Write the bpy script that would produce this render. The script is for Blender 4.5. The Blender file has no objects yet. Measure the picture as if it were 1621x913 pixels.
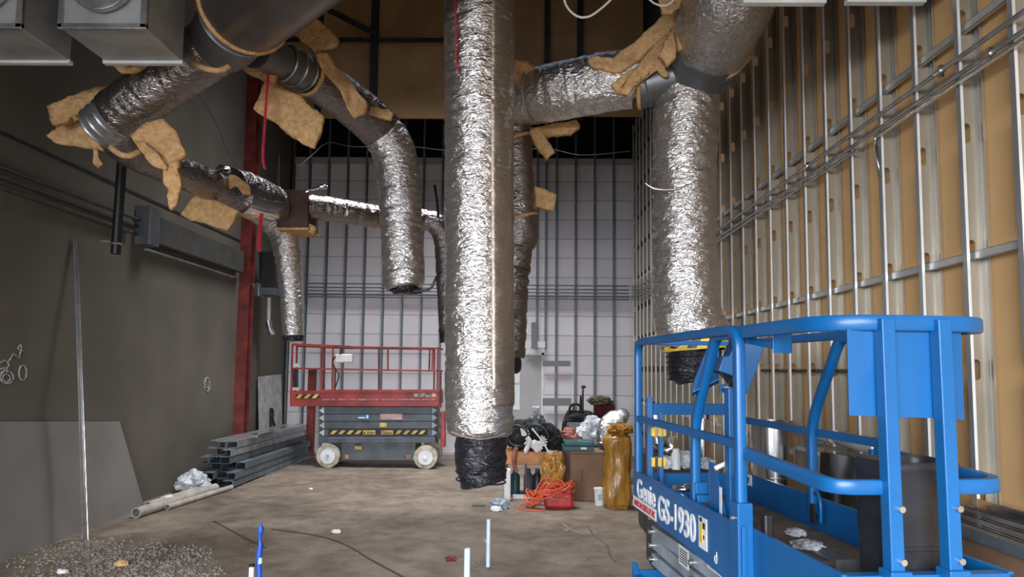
import bpy, bmesh, math, random
from mathutils import Vector, Matrix, noise
C = bpy.context.scene.collection
V3 = Vector
R = math.radians
random.seed(7)
sc = bpy.context.scene
# ------------------------------------------------------------ camera, light, exposure
F = 1130.0; PX, PY = 810.5, 492.0; CAMZ = 1.78
CP = Vector((0, 0, CAMZ))
CR = Matrix.Rotation(R(0.99), 3, 'Z') @ Matrix.Rotation(R(94.63), 3, 'X') @ Matrix.Rotation(0.0106, 3, 'Z')
cam = bpy.data.cameras.new('camera'); co = bpy.data.objects.new('camera', cam); C.objects.link(co)
cam.sensor_width = 36; cam.lens = F/1621*36; cam.shift_y = (PY-456.5)/1621; cam.clip_start = 0.05
co.matrix_world = Matrix.Translation(CP) @ CR.to_4x4()
sc.camera = co
w = bpy.data.worlds.new('sky'); sc.world = w; w.use_nodes = True
w.node_tree.nodes['Background'].inputs[0].default_value = (.62, .74, 1, 1)
w.node_tree.nodes['Background'].inputs[1].default_value = 0.6
def area(name, loc, target, sx, sy, e, col, spread=180):
    l = bpy.data.lights.new(name, 'AREA'); l.shape = 'RECTANGLE'; l.size = sx; l.size_y = sy
    l.energy = e; l.color = col; l.spread = R(spread)
    o = bpy.data.objects.new(name, l); C.objects.link(o); o.location = loc
    o.rotation_euler = (V3(target)-V3(loc)).to_track_quat('-Z', 'Z').to_euler()
    return o
area('daylight_outside', (-2.6, -11, 5.0), (-0.6, 0, 2.6), 14, 6.4, 5900, (.93, .96, 1))
area('added_fill_light', (-1.3, 10.4, 9.12), (-1.3, 11.1, 0), 3.2, 2.2, 230, (.97, .98, 1), 84)  # fill lamp added overhead to brighten the back wall and floor
sc.view_settings.view_transform = 'Standard'; sc.view_settings.look = 'None'
sc.view_settings.exposure = 0.35; sc.view_settings.gamma = 1; sc.view_settings.use_curve_mapping = False
sc.cycles.max_bounces = 8; sc.cycles.diffuse_bounces = 5

def P(x, y, d):
    v = CR @ V3(((x-PX)/F, -(y-PY)/F, -1.0))
    return CP + v*(d/v.y)

# ------------------------------------------------------------ materials
def mat(name, col, rough=.6, metal=0.0, var=.12, vs=6.0, bump=.0, bs=40.0, col2=None, alpha=1, trans=0, spec=None, stretch=None, detail=6):
    m = bpy.data.materials.new(name); m.use_nodes = True
    n = m.node_tree.nodes; l = m.node_tree.links; b = n['Principled BSDF']
    b.inputs['Roughness'].default_value = rough; b.inputs['Metallic'].default_value = metal
    if spec is not None: b.inputs['Specular IOR Level'].default_value = spec
    tc = n.new('ShaderNodeTexCoord'); mp = n.new('ShaderNodeMapping'); l.new(tc.outputs['Object'], mp.inputs[0])
    if stretch: mp.inputs['Scale'].default_value = stretch
    nz = n.new('ShaderNodeTexNoise'); nz.inputs['Scale'].default_value = vs; nz.inputs['Detail'].default_value = detail
    l.new(mp.outputs[0], nz.inputs['Vector'])
    mx = n.new('ShaderNodeValToRGB')
    c2 = col2 if col2 else tuple(c*(1-2.2*var) for c in col)
    c1 = col if col2 else tuple(min(1, c*(1+1.2*var)) for c in col)
    mx.color_ramp.elements[0].position = .35; mx.color_ramp.elements[1].position = .65
    mx.color_ramp.elements[0].color = (*c2, 1); mx.color_ramp.elements[1].color = (*c1, 1)
    l.new(nz.outputs['Fac'], mx.inputs[0]); l.new(mx.outputs[0], b.inputs['Base Color'])
    if bump:
        nb = n.new('ShaderNodeTexNoise'); nb.inputs['Scale'].default_value = bs; nb.inputs['Detail'].default_value = 4
        l.new(mp.outputs[0], nb.inputs['Vector'])
        bp = n.new('ShaderNodeBump'); bp.inputs['Strength'].default_value = bump; bp.inputs['Distance'].default_value = .02
        l.new(nb.outputs['Fac'], bp.inputs['Height']); l.new(bp.outputs[0], b.inputs['Normal'])
    if trans: b.inputs['Transmission Weight'].default_value = trans
    if alpha < 1: b.inputs['Alpha'].default_value = alpha
    m['tc'] = 1
    return m
def foil_mat(name, col, rough, bump, sc_=16, st=(1, 1, 2.6), dist=.03):
    m = bpy.data.materials.new(name); m.use_nodes = True
    n = m.node_tree.nodes; l = m.node_tree.links; b = n['Principled BSDF']
    b.inputs['Metallic'].default_value = .92
    tc = n.new('ShaderNodeTexCoord'); mp = n.new('ShaderNodeMapping'); mp.inputs['Scale'].default_value = st
    l.new(tc.outputs['Object'], mp.inputs[0])
    nd = n.new('ShaderNodeTexNoise'); nd.inputs['Scale'].default_value = 5; l.new(mp.outputs[0], nd.inputs['Vector'])
    va = n.new('ShaderNodeVectorMath'); va.operation = 'MULTIPLY_ADD'; va.inputs[1].default_value = (.5, .5, .5)
    l.new(nd.outputs['Color'], va.inputs[0]); l.new(mp.outputs[0], va.inputs[2])
    vo = n.new('ShaderNodeTexVoronoi'); vo.feature = 'DISTANCE_TO_EDGE'; vo.inputs['Scale'].default_value = sc_
    l.new(va.outputs[0], vo.inputs['Vector'])
    nz = n.new('ShaderNodeTexNoise'); nz.inputs['Scale'].default_value = sc_*.9; nz.inputs['Detail'].default_value = 5; nz.inputs['Distortion'].default_value = 1.2
    l.new(mp.outputs[0], nz.inputs['Vector'])
    ad = n.new('ShaderNodeMath'); ad.operation = 'MULTIPLY_ADD'; ad.inputs[1].default_value = .35
    l.new(vo.outputs['Distance'], ad.inputs[0]); l.new(nz.outputs['Fac'], ad.inputs[2])
    bp = n.new('ShaderNodeBump'); bp.inputs['Strength'].default_value = bump; bp.inputs['Distance'].default_value = dist
    l.new(ad.outputs[0], bp.inputs['Height']); l.new(bp.outputs[0], b.inputs['Normal'])
    rr = n.new('ShaderNodeMapRange'); rr.inputs[3].default_value = rough*.7; rr.inputs[4].default_value = rough*1.5
    l.new(nz.outputs['Fac'], rr.inputs[0]); l.new(rr.outputs[0], b.inputs['Roughness'])
    r = n.new('ShaderNodeValToRGB'); r.color_ramp.elements[0].color = (*[c*.78 for c in col], 1); r.color_ramp.elements[1].color = (*col, 1)
    l.new(nd.outputs['Fac'], r.inputs[0]); l.new(r.outputs[0], b.inputs['Base Color'])
    return m
M = {}
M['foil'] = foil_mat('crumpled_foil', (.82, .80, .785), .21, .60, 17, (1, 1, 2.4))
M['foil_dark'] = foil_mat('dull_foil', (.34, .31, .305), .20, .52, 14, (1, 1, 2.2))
M['foil_seam'] = foil_mat('seam_foil_brown_reflection', (.50, .43, .36), .42, .3, 18)  # brown reflection of the right wall put into the foil colour
M['black_flex'] = foil_mat('black_film', (.018, .018, .024), .2, .8, 10, (1, 1, 3))
M['black_flex'].node_tree.nodes['Principled BSDF'].inputs['Metallic'].default_value = .1
M['galv'] = mat('galvanised', (.50, .52, .54), .34, .85, .12, 9, .04, 60)
M['galv_dark'] = mat('grey_sheet_metal', (.16, .17, .18), .38, .5, .1, 5)
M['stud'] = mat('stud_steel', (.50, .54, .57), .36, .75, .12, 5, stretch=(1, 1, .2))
M['channel_steel'] = mat('channel_steel', (.62, .63, .62), .35, .5, .1, 5)
M['dim_pipe'] = mat('dim_pipe', (.075, .075, .07), .55, .1, .1, 5)
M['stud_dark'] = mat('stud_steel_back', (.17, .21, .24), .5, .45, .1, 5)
M['tin'] = mat('bright_tin', (.8, .8, .8), .2, 1, .05, 3, .05, 8)
M['box_metal'] = mat('box_metal', (.42, .44, .45), .5, .35, .1, 4)
M['fluff'] = mat('fibreglass', (.80, .52, .27), .95, 0, .16, 22, 1.0, 60, col2=(.60, .36, .16), spec=.05)
M['concrete_wall'] = mat('painted_concrete', (.165, .150, .120), .75, 0, .1, .9, .12, 14, col2=(.125, .115, .094), spec=.25)
M['black'] = mat('black_rubber', (.012, .012, .013), .45, 0, .1, 8)
M['black_gloss'] = mat('black_plastic', (.022, .024, .03), .42, 0, .2, 5, .06, 20)
M['blue'] = mat('lift_blue_paint', (.004, .112, .33), .36, 0, .1, 3, .02, 60, col2=(.003, .092, .28), spec=.5)
M['red'] = mat('lift_red_paint', (.30, .028, .022), .5, 0, .2, 3)
M['dark_red'] = mat('red_primer_steel', (.17, .022, .016), .6, 0, .25, 4)
M['grey_lift'] = mat('scissor_grey', (.075, .09, .105), .5, .1, .15, 4)
M['grey_light'] = mat('scissor_light_grey', (.27, .32, .38), .5, .1, .15, 4)
M['white'] = mat('off_white', (.74, .72, .72), .6, 0, .07, 6)
M['white_p'] = mat('white_plastic', (.72, .74, .76), .4, 0, .05, 6)
M['wheel'] = mat('tyre_cream', (.50, .45, .38), .8, 0, .2, 9)
M['yellow'] = mat('label_yellow', (.75, .55, .08), .5, 0, .1, 9)
M['hazard'] = mat('hazard_ochre', (.62, .42, .10), .5, 0, .2, 9)
M['orange'] = mat('orange_plastic', (.48, .19, .05), .5, 0, .2, 6)
M['cord'] = mat('orange_cord', (.62, .10, .04), .5, 0, .1, 9)
M['redplastic'] = mat('red_plastic', (.38, .015, .02), .4, 0, .2, 6)
M['string'] = mat('red_string', (.52, .02, .05), .6, 0, .1, 6)
M['card'] = mat('cardboard', (.21, .125, .075), .8, 0, .08, 4)
M['brown'] = mat('brown_board', (.075, .035, .026), .7, 0, .15, 6)
M['ybag'] = mat('yellow_film', (.36, .175, .028), .28, 0, .15, 6, .8, 9, stretch=(1.6, 1.6, .5))
M['clear'] = mat('clear_film', (.55, .58, .62), .2, 0, .2, 9, .9, 16)
M['teal'] = mat('teal_plastic', (.02, .085, .10), .45, 0, .1, 6)
M['maroon'] = mat('maroon_cloth', (.09, .012, .015), .9, 0, .2, 9, .3)
M['pink'] = mat('salmon_cloth', (.33, .13, .10), .9, 0, .2, 9, .3)
M['cloth_black'] = mat('black_cloth', (.012, .012, .014), .85, 0, .2, 9, .3)
M['drysheet'] = mat('grey_board', (.215, .20, .185), .85, 0, .06, 1.5)
M['deck'] = mat('dusty_deck', (.16, .125, .095), .85, 0, .2, 6, .1, 50)
M['rock'] = mat('gravel', (.34, .30, .26), .95, 0, .3, 12, .3, 40, col2=(.14, .12, .10))
M['wire'] = mat('white_wire', (.75, .74, .70), .5, 0, .04, 6)
M['pvc'] = mat('bluish_pvc', (.52, .62, .74), .45, 0, .06, 8)
M['bluetape'] = mat('blue_tape', (.015, .09, .48), .5, 0, .15, 12)
M['ink'] = mat('ink', (.02, .02, .02), .7, 0, .05, 6)
M['redink'] = mat('red_ink', (.45, .02, .03), .7, 0, .05, 6)
M['chalk'] = mat('chalk', (.46, .45, .43), .95, 0, .3, 40)
M['door'] = mat('door_grey', (.42, .41, .42), .6, 0, .04, 2)
M['glass'] = mat('door_glass', (.75, .8, .82), .1, 0, .02, 2)
M['plate'] = mat('grey_plate', (.21, .21, .21), .7, 0, .03, 3)
M['beam'] = mat('dark_steel', (.03, .03, .032), .7, .1, .2, 4)
M['ceiling'] = mat('dark_roof', (.04, .03, .024), .9, 0, .2, 2)
# tan wallboard
def gyp():
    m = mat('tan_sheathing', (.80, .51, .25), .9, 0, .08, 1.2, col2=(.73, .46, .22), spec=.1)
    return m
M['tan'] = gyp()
M['tan_dim'] = mat('tan_sheathing_dimmed', (.47, .29, .14), .9, 0, .1, 1.2, spec=.1)  # darkened copy of the tan board, shade put into its colour
# stud web with a printed line of tiny marks; tan board's reflection tinted into the base colour
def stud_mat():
    m = mat('stud_web_print_tan_bounce', (.44, .365, .27), .45, .4, .12, 5, stretch=(1, 1, .2))
    n = m.node_tree.nodes; l = m.node_tree.links; b = n['Principled BSDF']
    src = b.inputs['Base Color'].links[0].from_socket
    tc = n.new('ShaderNodeTexCoord'); sp = n.new('ShaderNodeSeparateXYZ'); l.new(tc.outputs['Object'], sp.inputs[0])
    def mth(op, a, bb=None):
        k = n.new('ShaderNodeMath'); k.operation = op
        for i, v in enumerate((a, bb)):
            if v is None: continue
            if isinstance(v, (int, float)): k.inputs[i].default_value = v
            else: l.new(v, k.inputs[i])
        return k.outputs[0]
    dx = mth('ABSOLUTE', mth('SUBTRACT', sp.outputs[0], .022))
    band = mth('LESS_THAN', dx, .0042)
    nz = n.new('ShaderNodeTexNoise'); nz.noise_dimensions = '2D'; nz.inputs['Scale'].default_value = 150; nz.inputs['Detail'].default_value = 1
    cb = n.new('ShaderNodeCombineXYZ'); l.new(mth('MULTIPLY', sp.outputs[2], .55), cb.inputs[0]); l.new(sp.outputs[0], cb.inputs[1]); l.new(cb.outputs[0], nz.inputs['Vector'])
    dots = mth('GREATER_THAN', nz.outputs['Fac'], .5)
    low = mth('LESS_THAN', mth('FRACT', mth('MULTIPLY', sp.outputs[2], .83)), .68)
    f = mth('MULTIPLY', mth('MULTIPLY', band, dots), low)
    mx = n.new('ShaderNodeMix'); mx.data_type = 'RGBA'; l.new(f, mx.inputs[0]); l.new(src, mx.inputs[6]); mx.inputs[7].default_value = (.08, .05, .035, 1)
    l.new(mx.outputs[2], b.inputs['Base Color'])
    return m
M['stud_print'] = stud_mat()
# white painted back wall with ragged horizontal joints
def back_mat():
    m = mat('white_block', (.82, .78, .80), .75, 0, .05, 1.0, col2=(.74, .70, .73))
    n = m.node_tree.nodes; l = m.node_tree.links; b = n['Principled BSDF']
    src = b.inputs['Base Color'].links[0].from_socket
    tc = n.new('ShaderNodeTexCoord'); mp = n.new('ShaderNodeMapping'); mp.inputs['Rotation'].default_value = (R(90), 0, 0)
    l.new(tc.outputs['Object'], mp.inputs[0])
    nz = n.new('ShaderNodeTexNoise'); nz.inputs['Scale'].default_value = 2.5; l.new(mp.outputs[0], nz.inputs['Vector'])
    va = n.new('ShaderNodeVectorMath'); va.operation = 'MULTIPLY_ADD'; va.inputs[1].default_value = (.0, .035, .0)
    l.new(nz.outputs['Color'], va.inputs[0]); l.new(mp.outputs[0], va.inputs[2])
    br = n.new('ShaderNodeTexBrick'); br.inputs['Scale'].default_value = 1; br.inputs['Brick Width'].default_value = 60; br.inputs['Row Height'].default_value = .41
    br.inputs['Mortar Size'].default_value = .008; br.inputs['Color1'].default_value = (1, 1, 1, 1); br.inputs['Color2'].default_value = (.88, .87, .88, 1); br.inputs['Mortar'].default_value = (.4, .38, .38, 1)
    l.new(va.outputs[0], br.inputs['Vector'])
    mx = n.new('ShaderNodeMix'); mx.data_type = 'RGBA'; mx.blend_type = 'MULTIPLY'; mx.inputs[0].default_value = 1
    l.new(src, mx.inputs[6]); l.new(br.outputs['Color'], mx.inputs[7]); l.new(mx.outputs[2], b.inputs['Base Color'])
    return m
M['backwall'] = back_mat()
# dirty slab floor
def floor_mat():
    m = mat('dirty_concrete', (.265, .212, .163), .55, 0, .1, .55, .10, 9, col2=(.155, .121, .092), detail=8)
    n = m.node_tree.nodes; l = m.node_tree.links; b = n['Principled BSDF']
    src = b.inputs['Base Color'].links[0].from_socket
    tc = n.new('ShaderNodeTexCoord')
    n2 = n.new('ShaderNodeTexNoise'); n2.inputs['Scale'].default_value = 3.0; n2.inputs['Detail'].default_value = 9; n2.inputs['Roughness'].default_value = .7
    l.new(tc.outputs['Object'], n2.inputs['Vector'])
    r = n.new('ShaderNodeValToRGB'); r.color_ramp.elements[0].position = .38; r.color_ramp.elements[0].color = (.62, .6, .58, 1); r.color_ramp.elements[1].position = .55; r.color_ramp.elements[1].color = (1, 1, 1, 1)
    e = r.color_ramp.elements.new(.72); e.color = (1.35, 1.33, 1.3, 1)
    l.new(n2.outputs['Fac'], r.inputs[0])
    mx = n.new('ShaderNodeMix'); mx.data_type = 'RGBA'; mx.blend_type = 'MULTIPLY'; mx.inputs[0].default_value = 1
    l.new(src, mx.inputs[6]); l.new(r.outputs[0], mx.inputs[7])
    rr = n.new('ShaderNodeMapRange'); rr.inputs[3].default_value = .38; rr.inputs[4].default_value = .8; l.new(n2.outputs['Fac'], rr.inputs[0]); l.new(rr.outputs[0], b.inputs['Roughness'])
    l.new(mx.outputs[2], b.inputs['Base Color'])
    return m
M['floor'] = floor_mat()

# ------------------------------------------------------------ mesh helpers
class MB:
    def __init__(s): s.v = []; s.f = []
    def add(s, vs, fs):
        k = len(s.v); s.v += [V3(a) for a in vs]; s.f += [tuple(i+k for i in q) for q in fs]; return s
    def box(s, lo, hi):
        x0, y0, z0 = lo; x1, y1, z1 = hi
        return s.add([(x0,y0,z0),(x1,y0,z0),(x1,y1,z0),(x0,y1,z0),(x0,y0,z1),(x1,y0,z1),(x1,y1,z1),(x0,y1,z1)],
                     [(0,3,2,1),(4,5,6,7),(0,1,5,4),(1,2,6,5),(2,3,7,6),(3,0,4,7)])
    def hexa(s, p):   # 8 points, bottom 4 then top 4
        return s.add(p, [(0,3,2,1),(4,5,6,7),(0,1,5,4),(1,2,6,5),(2,3,7,6),(3,0,4,7)])
    def prism(s, poly, ext):
        n = len(poly); e = V3(ext); a = [V3(p) for p in poly]
        return s.add(a+[p+e for p in a], [tuple(range(n))[::-1], tuple(range(n, 2*n))]+[(i, (i+1) % n, n+(i+1) % n, n+i) for i in range(n)])
    def sweep(s, path, w, h, nrm, ch=.22, closed=False):
        nrm = V3(nrm).normalized(); path = [V3(p) for p in path]; N = len(path)
        prof = []
        for sx, sy in ((1, 1), (-1, 1), (-1, -1), (1, -1)):
            a = (sx*w/2, sy*h/2*(1-ch)); b = (sx*w/2*(1-ch), sy*h/2)
            prof += [a, b] if sx*sy > 0 else [b, a]
        vs = []
        for i, p in enumerate(path):
            t = (path[min(i+1, N-1)]-path[max(i-1, 0)]).normalized()
            b = t.cross(nrm).normalized(); nn = b.cross(t).normalized()
            k = 1.0
            if 0 < i < N-1:
                c = (path[i+1]-p).normalized().dot((p-path[i-1]).normalized()); k = 1/math.sqrt(max(.25, (1+c)/2))
            vs += [p + b*q[0]*k + nn*q[1] for q in prof]
        m = len(prof)
        fs = [(i*m+j, i*m+(j+1) % m, (i+1)*m+(j+1) % m, (i+1)*m+j) for i in range(N-1) for j in range(m)]
        fs += [tuple(range(m))[::-1], tuple((N-1)*m+j for j in range(m))]
        return s.add(vs, fs)
    def bar(s, a, b, w, h=None, nrm=(0, 0, 1)):
        a = V3(a); b = V3(b); t = (b-a).normalized(); nrm = V3(nrm)
        if abs(t.dot(nrm)) > .95: nrm = V3((0, 1, 0)) if abs(t.y) < .9 else V3((1, 0, 0))
        return s.sweep([a, b], w, h or w, nrm, .12)
    def tube(s, path, r, n=10, caps=True, rf=None):
        path = [V3(p) for p in path]; N = len(path); vs = []
        t0 = (path[1]-path[0]).normalized(); u = t0.orthogonal().normalized()
        for i, p in enumerate(path):
            t = (path[min(i+1, N-1)]-path[max(i-1, 0)]).normalized()
            u = (u - t*u.dot(t)).normalized(); b = t.cross(u)
            ri = r[i] if isinstance(r, (list, tuple)) else r
            for j in range(n):
                a = 2*math.pi*j/n; rr = ri if rf is None else rf(i, a, ri)
                vs.append(p+(u*math.cos(a)+b*math.sin(a))*rr)
        fs = [(i*n+j, i*n+(j+1) % n, (i+1)*n+(j+1) % n, (i+1)*n+j) for i in range(N-1) for j in range(n)]
        if caps: fs += [tuple(range(n))[::-1], tuple((N-1)*n+j for j in range(n))]
        return s.add(vs, fs)
    def cyl(s, a, b, r, n=20, r2=None, caps=True): return s.tube([a, b], [r, r if r2 is None else r2], n, caps)
    def pipe(s, a, b, r, ri, n=28):   # open hollow cylinder with wall
        a = V3(a); b = V3(b); k = len(s.v)
        t = (b-a).normalized(); u = t.orthogonal().normalized(); w_ = t.cross(u); vs = []
        for p, rr in ((a, r), (b, r), (b, ri), (a, ri)):
            for j in range(n):
                q = 2*math.pi*j/n; vs.append(p+(u*math.cos(q)+w_*math.sin(q))*rr)
        return s.add(vs, [(i*n+j, i*n+(j+1) % n, ((i+1) % 4)*n+(j+1) % n, ((i+1) % 4)*n+j) for i in range(4) for j in range(n)])
    def ring(s, c, ax, r, rt, n=32, m=8):
        c = V3(c); t = V3(ax).normalized(); u = t.orthogonal().normalized(); w_ = t.cross(u); vs = []
        for i in range(n):
            a = 2*math.pi*i/n; d = u*math.cos(a)+w_*math.sin(a)
            for j in range(m):
                q = 2*math.pi*j/m; vs.append(c+d*(r+rt*math.cos(q))+t*rt*math.sin(q))
        return s.add(vs, [(i*m+j, ((i+1) % n)*m+j, ((i+1) % n)*m+(j+1) % m, i*m+(j+1) % m) for i in range(n) for j in range(m)])
    def pbox(s, x0, y0, x1, y1, d, dep):
        a = P(x0, y0, d); b = P(x1, y1, d); c = P(x0, y1, d); e = P(x1, y0, d)
        f = V3((0, dep, 0))
        return s.hexa([c, b, b+f, c+f, a, e, e+f, a+f])
    def build(s, name, m, parent=None, smooth=False, origin=None, bevel=0):
        if parent is not None: o0 = root_loc(parent)
        elif origin is not None: o0 = V3(origin)
        else:
            xs = [p.x for p in s.v]; ys = [p.y for p in s.v]; zs = [p.z for p in s.v]
            o0 = V3(((min(xs)+max(xs))/2, (min(ys)+max(ys))/2, min(zs)))
        me = bpy.data.meshes.new(name); me.from_pydata([p-o0 for p in s.v], [], s.f)
        bm = bmesh.new(); bm.from_mesh(me); bmesh.ops.recalc_face_normals(bm, faces=bm.faces); bm.to_mesh(me); bm.free()
        me.materials.append(M[m] if isinstance(m, str) else m)
        if smooth:
            me.polygons.foreach_set('use_smooth', [True]*len(me.polygons)); me.set_sharp_from_angle(angle=R(50))
        me.update()
        o = bpy.data.objects.new(name, me); C.objects.link(o)
        if parent is not None: o.parent = parent
        else: o.location = o0
        if bevel:
            bv = o.modifiers.new('bevel', 'BEVEL'); bv.width = bevel; bv.segments = 2; bv.limit_method = 'ANGLE'
        return o
def root_loc(o):
    l = V3((0, 0, 0))
    while o is not None: l = l + o.location; o = o.parent
    return l
def thing(name, label, cat, loc=(0, 0, 0), group=None):
    o = bpy.data.objects.new(name, None); C.objects.link(o); o.empty_display_size = .1; o.location = loc
    o['label'] = label; o['category'] = cat
    if group: o['group'] = group
    return o
def tag(o, label, cat, group=None, kind=None):
    o['label'] = label; o['category'] = cat
    if group: o['group'] = group
    if kind: o['kind'] = kind
    return o
def struct(o, label=None):
    o['kind'] = 'structure'
    return o
def catmull(pts, step):
    out = []; n = len(pts)
    for i in range(n-1):
        p0 = pts[max(i-1, 0)]; p1 = pts[i]; p2 = pts[i+1]; p3 = pts[min(i+2, n-1)]
        a = [V3(p[0]) for p in (p0, p1, p2, p3)]; r = [p[1] for p in (p0, p1, p2, p3)]
        k = max(2, int((a[2]-a[1]).length/step))
        for j in range(k):
            t = j/k
            f = lambda q: .5*((2*q[1])+(q[2]-q[0])*t+(2*q[0]-5*q[1]+4*q[2]-q[3])*t*t+(3*q[1]-q[0]-3*q[2]+q[3])*t**3)
            out.append((f(a), f(r)))
    out.append((V3(pts[-1][0]), pts[-1][1]))
    return out
def curvepts(pts, step=.03): return [p for p, r in catmull([(p, 0) for p in pts], step)]
def foil(name, m, parent, pts, amp=.04, step=.022, seg=72, seed=0, ringy=16.0, caps=True, lump=.5, slant=0):
    cp = catmull(pts, step); S = [0]
    for i in range(1, len(cp)): S.append(S[-1]+(cp[i][0]-cp[i-1][0]).length)
    tot = S[-1]
    def rf(i, a, r):
        c, s_ = math.cos(a)*r, math.sin(a)*r; z = S[i]
        n1 = noise.noise(V3((c*5+seed, s_*5, z*ringy))); n2 = noise.noise(V3((c*13, s_*13+seed, z*ringy*2.1)))
        n3 = noise.noise(V3((c*3, s_*3, z*3+seed)))
        return r*(1+amp*(.45-1.6*abs(n1))+amp*.5*(.3-abs(n2))+amp*lump*n3)
    b = MB().tube([p for p, r in cp], [r for p, r in cp], seg, caps, rf)
    return b.build(name, m, parent, True)
def slab(name, parent, poly, d, th=.05, tilt=(0, 0), m='fluff', seed=0, rough=.012, bulge=.03, label=None, curl=0):
    """a torn piece of blanket: an outline with its own distance, tilt and thickness"""
    bm = bmesh.new(); cx = sum(p[0] for p in poly)/len(poly); cy = sum(p[1] for p in poly)/len(poly)
    R_ = max(math.hypot(p[0]-cx, p[1]-cy) for p in poly)
    vs = [bm.verts.new(P(x, y, d+(x-cx)/100*tilt[0]+(y-cy)/100*tilt[1])) for x, y in poly]
    f = bm.faces.new(vs)
    bmesh.ops.triangulate(bm, faces=[f])
    for _ in range(3):
        L = max(e.calc_length() for e in bm.edges)
        es = [e for e in bm.edges if e.calc_length() > .045]
        if es: bmesh.ops.subdivide_edges(bm, edges=es, cuts=1, use_grid_fill=True)
        bmesh.ops.triangulate(bm, faces=bm.faces)
    bm.normal_update()
    r = bmesh.ops.extrude_face_region(bm, geom=bm.faces[:])
    nv = [v for v in r['geom'] if isinstance(v, bmesh.types.BMVert)]
    for v in nv: v.co.y += th
    for v in bm.verts:
        q = v.co*7+V3((seed, 0, 0))
        v.co += V3((noise.noise(q), noise.noise(q+V3((9, 0, 0)))*2.0, noise.noise(q+V3((0, 9, 0)))))*rough*1.6
        q = v.co*24
        v.co += V3((noise.noise(q), noise.noise(q+V3((9, 0, 0))), noise.noise(q+V3((0, 9, 0)))))*rough*.9
    bmesh.ops.recalc_face_normals(bm, faces=bm.faces)
    o0 = root_loc(parent) if parent else V3((0, 0, 0))
    for v in bm.verts: v.co -= o0
    me = bpy.data.meshes.new(name); bm.to_mesh(me); bm.free(); me.materials.append(M[m])
    me.polygons.foreach_set('use_smooth', [True]*len(me.polygons))
    o = bpy.data.objects.new(name, me); C.objects.link(o)
    if parent: o.parent = parent
    if label: o['label'] = label
    return o
def blob(name, m, c, s, amp=.2, freq=3, seed=0, parent=None, sub=4, flat=True, sq=1.0):
    bm = bmesh.new(); bmesh.ops.create_icosphere(bm, subdivisions=sub, radius=1)
    b = MB(); vs = []
    for v in bm.verts:
        p = v.co.copy()
        if sq != 1: p = V3([math.copysign(abs(q)**sq, q) for q in p])
        n1 = noise.noise(v.co*freq+V3((seed*3.1, 0, 0))); n2 = noise.noise(v.co*freq*2.7+V3((0, seed*2.3, 0)))
        p = p*(1+amp*n1+amp*.5*(.3-abs(n2)*1.5))
        if flat and p.z < -.8: p.z = -.8
        vs.append(V3(c)+V3((p.x*s[0], p.y*s[1], p.z*s[2])))
    fs = [tuple(v.index for v in f.verts) for f in bm.faces]; bm.free()
    b.add(vs, fs); return b.build(name, m, parent, True)
def fillet(pts, r, n=7):
    pts = [V3(p) for p in pts]; out = [pts[0]]
    for i in range(1, len(pts)-1):
        a = (pts[i-1]-pts[i]); b = (pts[i+1]-pts[i]); k = min(r, a.length*.49, b.length*.49)
        p0 = pts[i]+a.normalized()*k; p1 = pts[i]+b.normalized()*k
        for j in range(n+1):
            t = j/n; out.append(p0*(1-t)**2+pts[i]*2*t*(1-t)+p1*t*t)
    out.append(pts[-1]); return out
def text(s, name, m, parent, org, ux, uz, size, off=.0, ext=.001, width=None, shear=0):
    cu = bpy.data.curves.new(name, 'FONT'); cu.body = s; cu.size = size; cu.offset = off; cu.extrude = ext; cu.shear = shear
    o = bpy.data.objects.new('t', cu); C.objects.link(o)
    dg = bpy.context.evaluated_depsgraph_get(); dg.update()
    me = bpy.data.meshes.new_from_object(o.evaluated_get(dg)); bpy.data.objects.remove(o)
    ux = V3(ux).normalized(); uz = V3(uz).normalized(); un = ux.cross(uz)
    xs = [v.co.x for v in me.vertices]; k = 1.0
    if width: k = width/(max(xs)-min(xs))
    x0 = min(xs); o0 = root_loc(parent) if parent else V3((0, 0, 0)); org = V3(org)
    for v in me.vertices: v.co = org + ux*(v.co.x-x0)*k + uz*v.co.y + un*v.co.z - o0
    me.materials.clear(); me.materials.append(M[m]); me.name = name
    o = bpy.data.objects.new(name, me); C.objects.link(o); o.parent = parent
    return o
ORD = ['first','second','third','fourth','fifth','sixth','seventh','eighth','ninth','tenth','eleventh','twelfth','thirteenth','fourteenth','fifteenth','sixteenth','seventeenth','eighteenth','nineteenth','twentieth','twenty-first','twenty-second','twenty-third','twenty-fourth','twenty-fifth','twenty-sixth','twenty-seventh','twenty-eighth','twenty-ninth','thirtieth','thirty-first']

# ------------------------------------------------------------ setting
XL, XR, YB, XS = -4.95, 2.335, 14.95, 2.235     # left wall, board behind right studs, back wall, stud faces
YF = -2.2
struct(MB().box((XL-.3, YF-14, -.2), (XR+.3, YB+3, 0)).build('floor', 'floor'))
struct(MB().box((XL-.25, YF, 0), (XL, 12.3, 9.2)).box((XL-.25, 12.3, 0), (XL-.06, YB+2.9, 9.2)).build('wall_left', 'concrete_wall'))
struct(MB().box((XR, YF, 0), (XR+.15, 9.0, 9.2)).build('wall_right', 'tan'))
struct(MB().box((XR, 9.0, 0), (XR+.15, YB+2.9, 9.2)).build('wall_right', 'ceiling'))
struct(MB().box((XL, YB, 0), (-.36, YB+.2, 6.2)).box((.42, YB, 0), (XR, YB+.2, 6.2)).box((-.36, YB, 2.12), (.42, YB+.2, 6.2)).build('wall_back', 'backwall', origin=(0, YB, 0)))
struct(MB().box((XL, YB-.03, 6.12), (XR, YB+.2, 6.26)).build('trim_1', 'door'))
struct(MB().box((XL-.2, YB+2.6, 0), (XR+.2, YB+2.8, 9.2)).build('wall_beyond', 'beam'))
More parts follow.
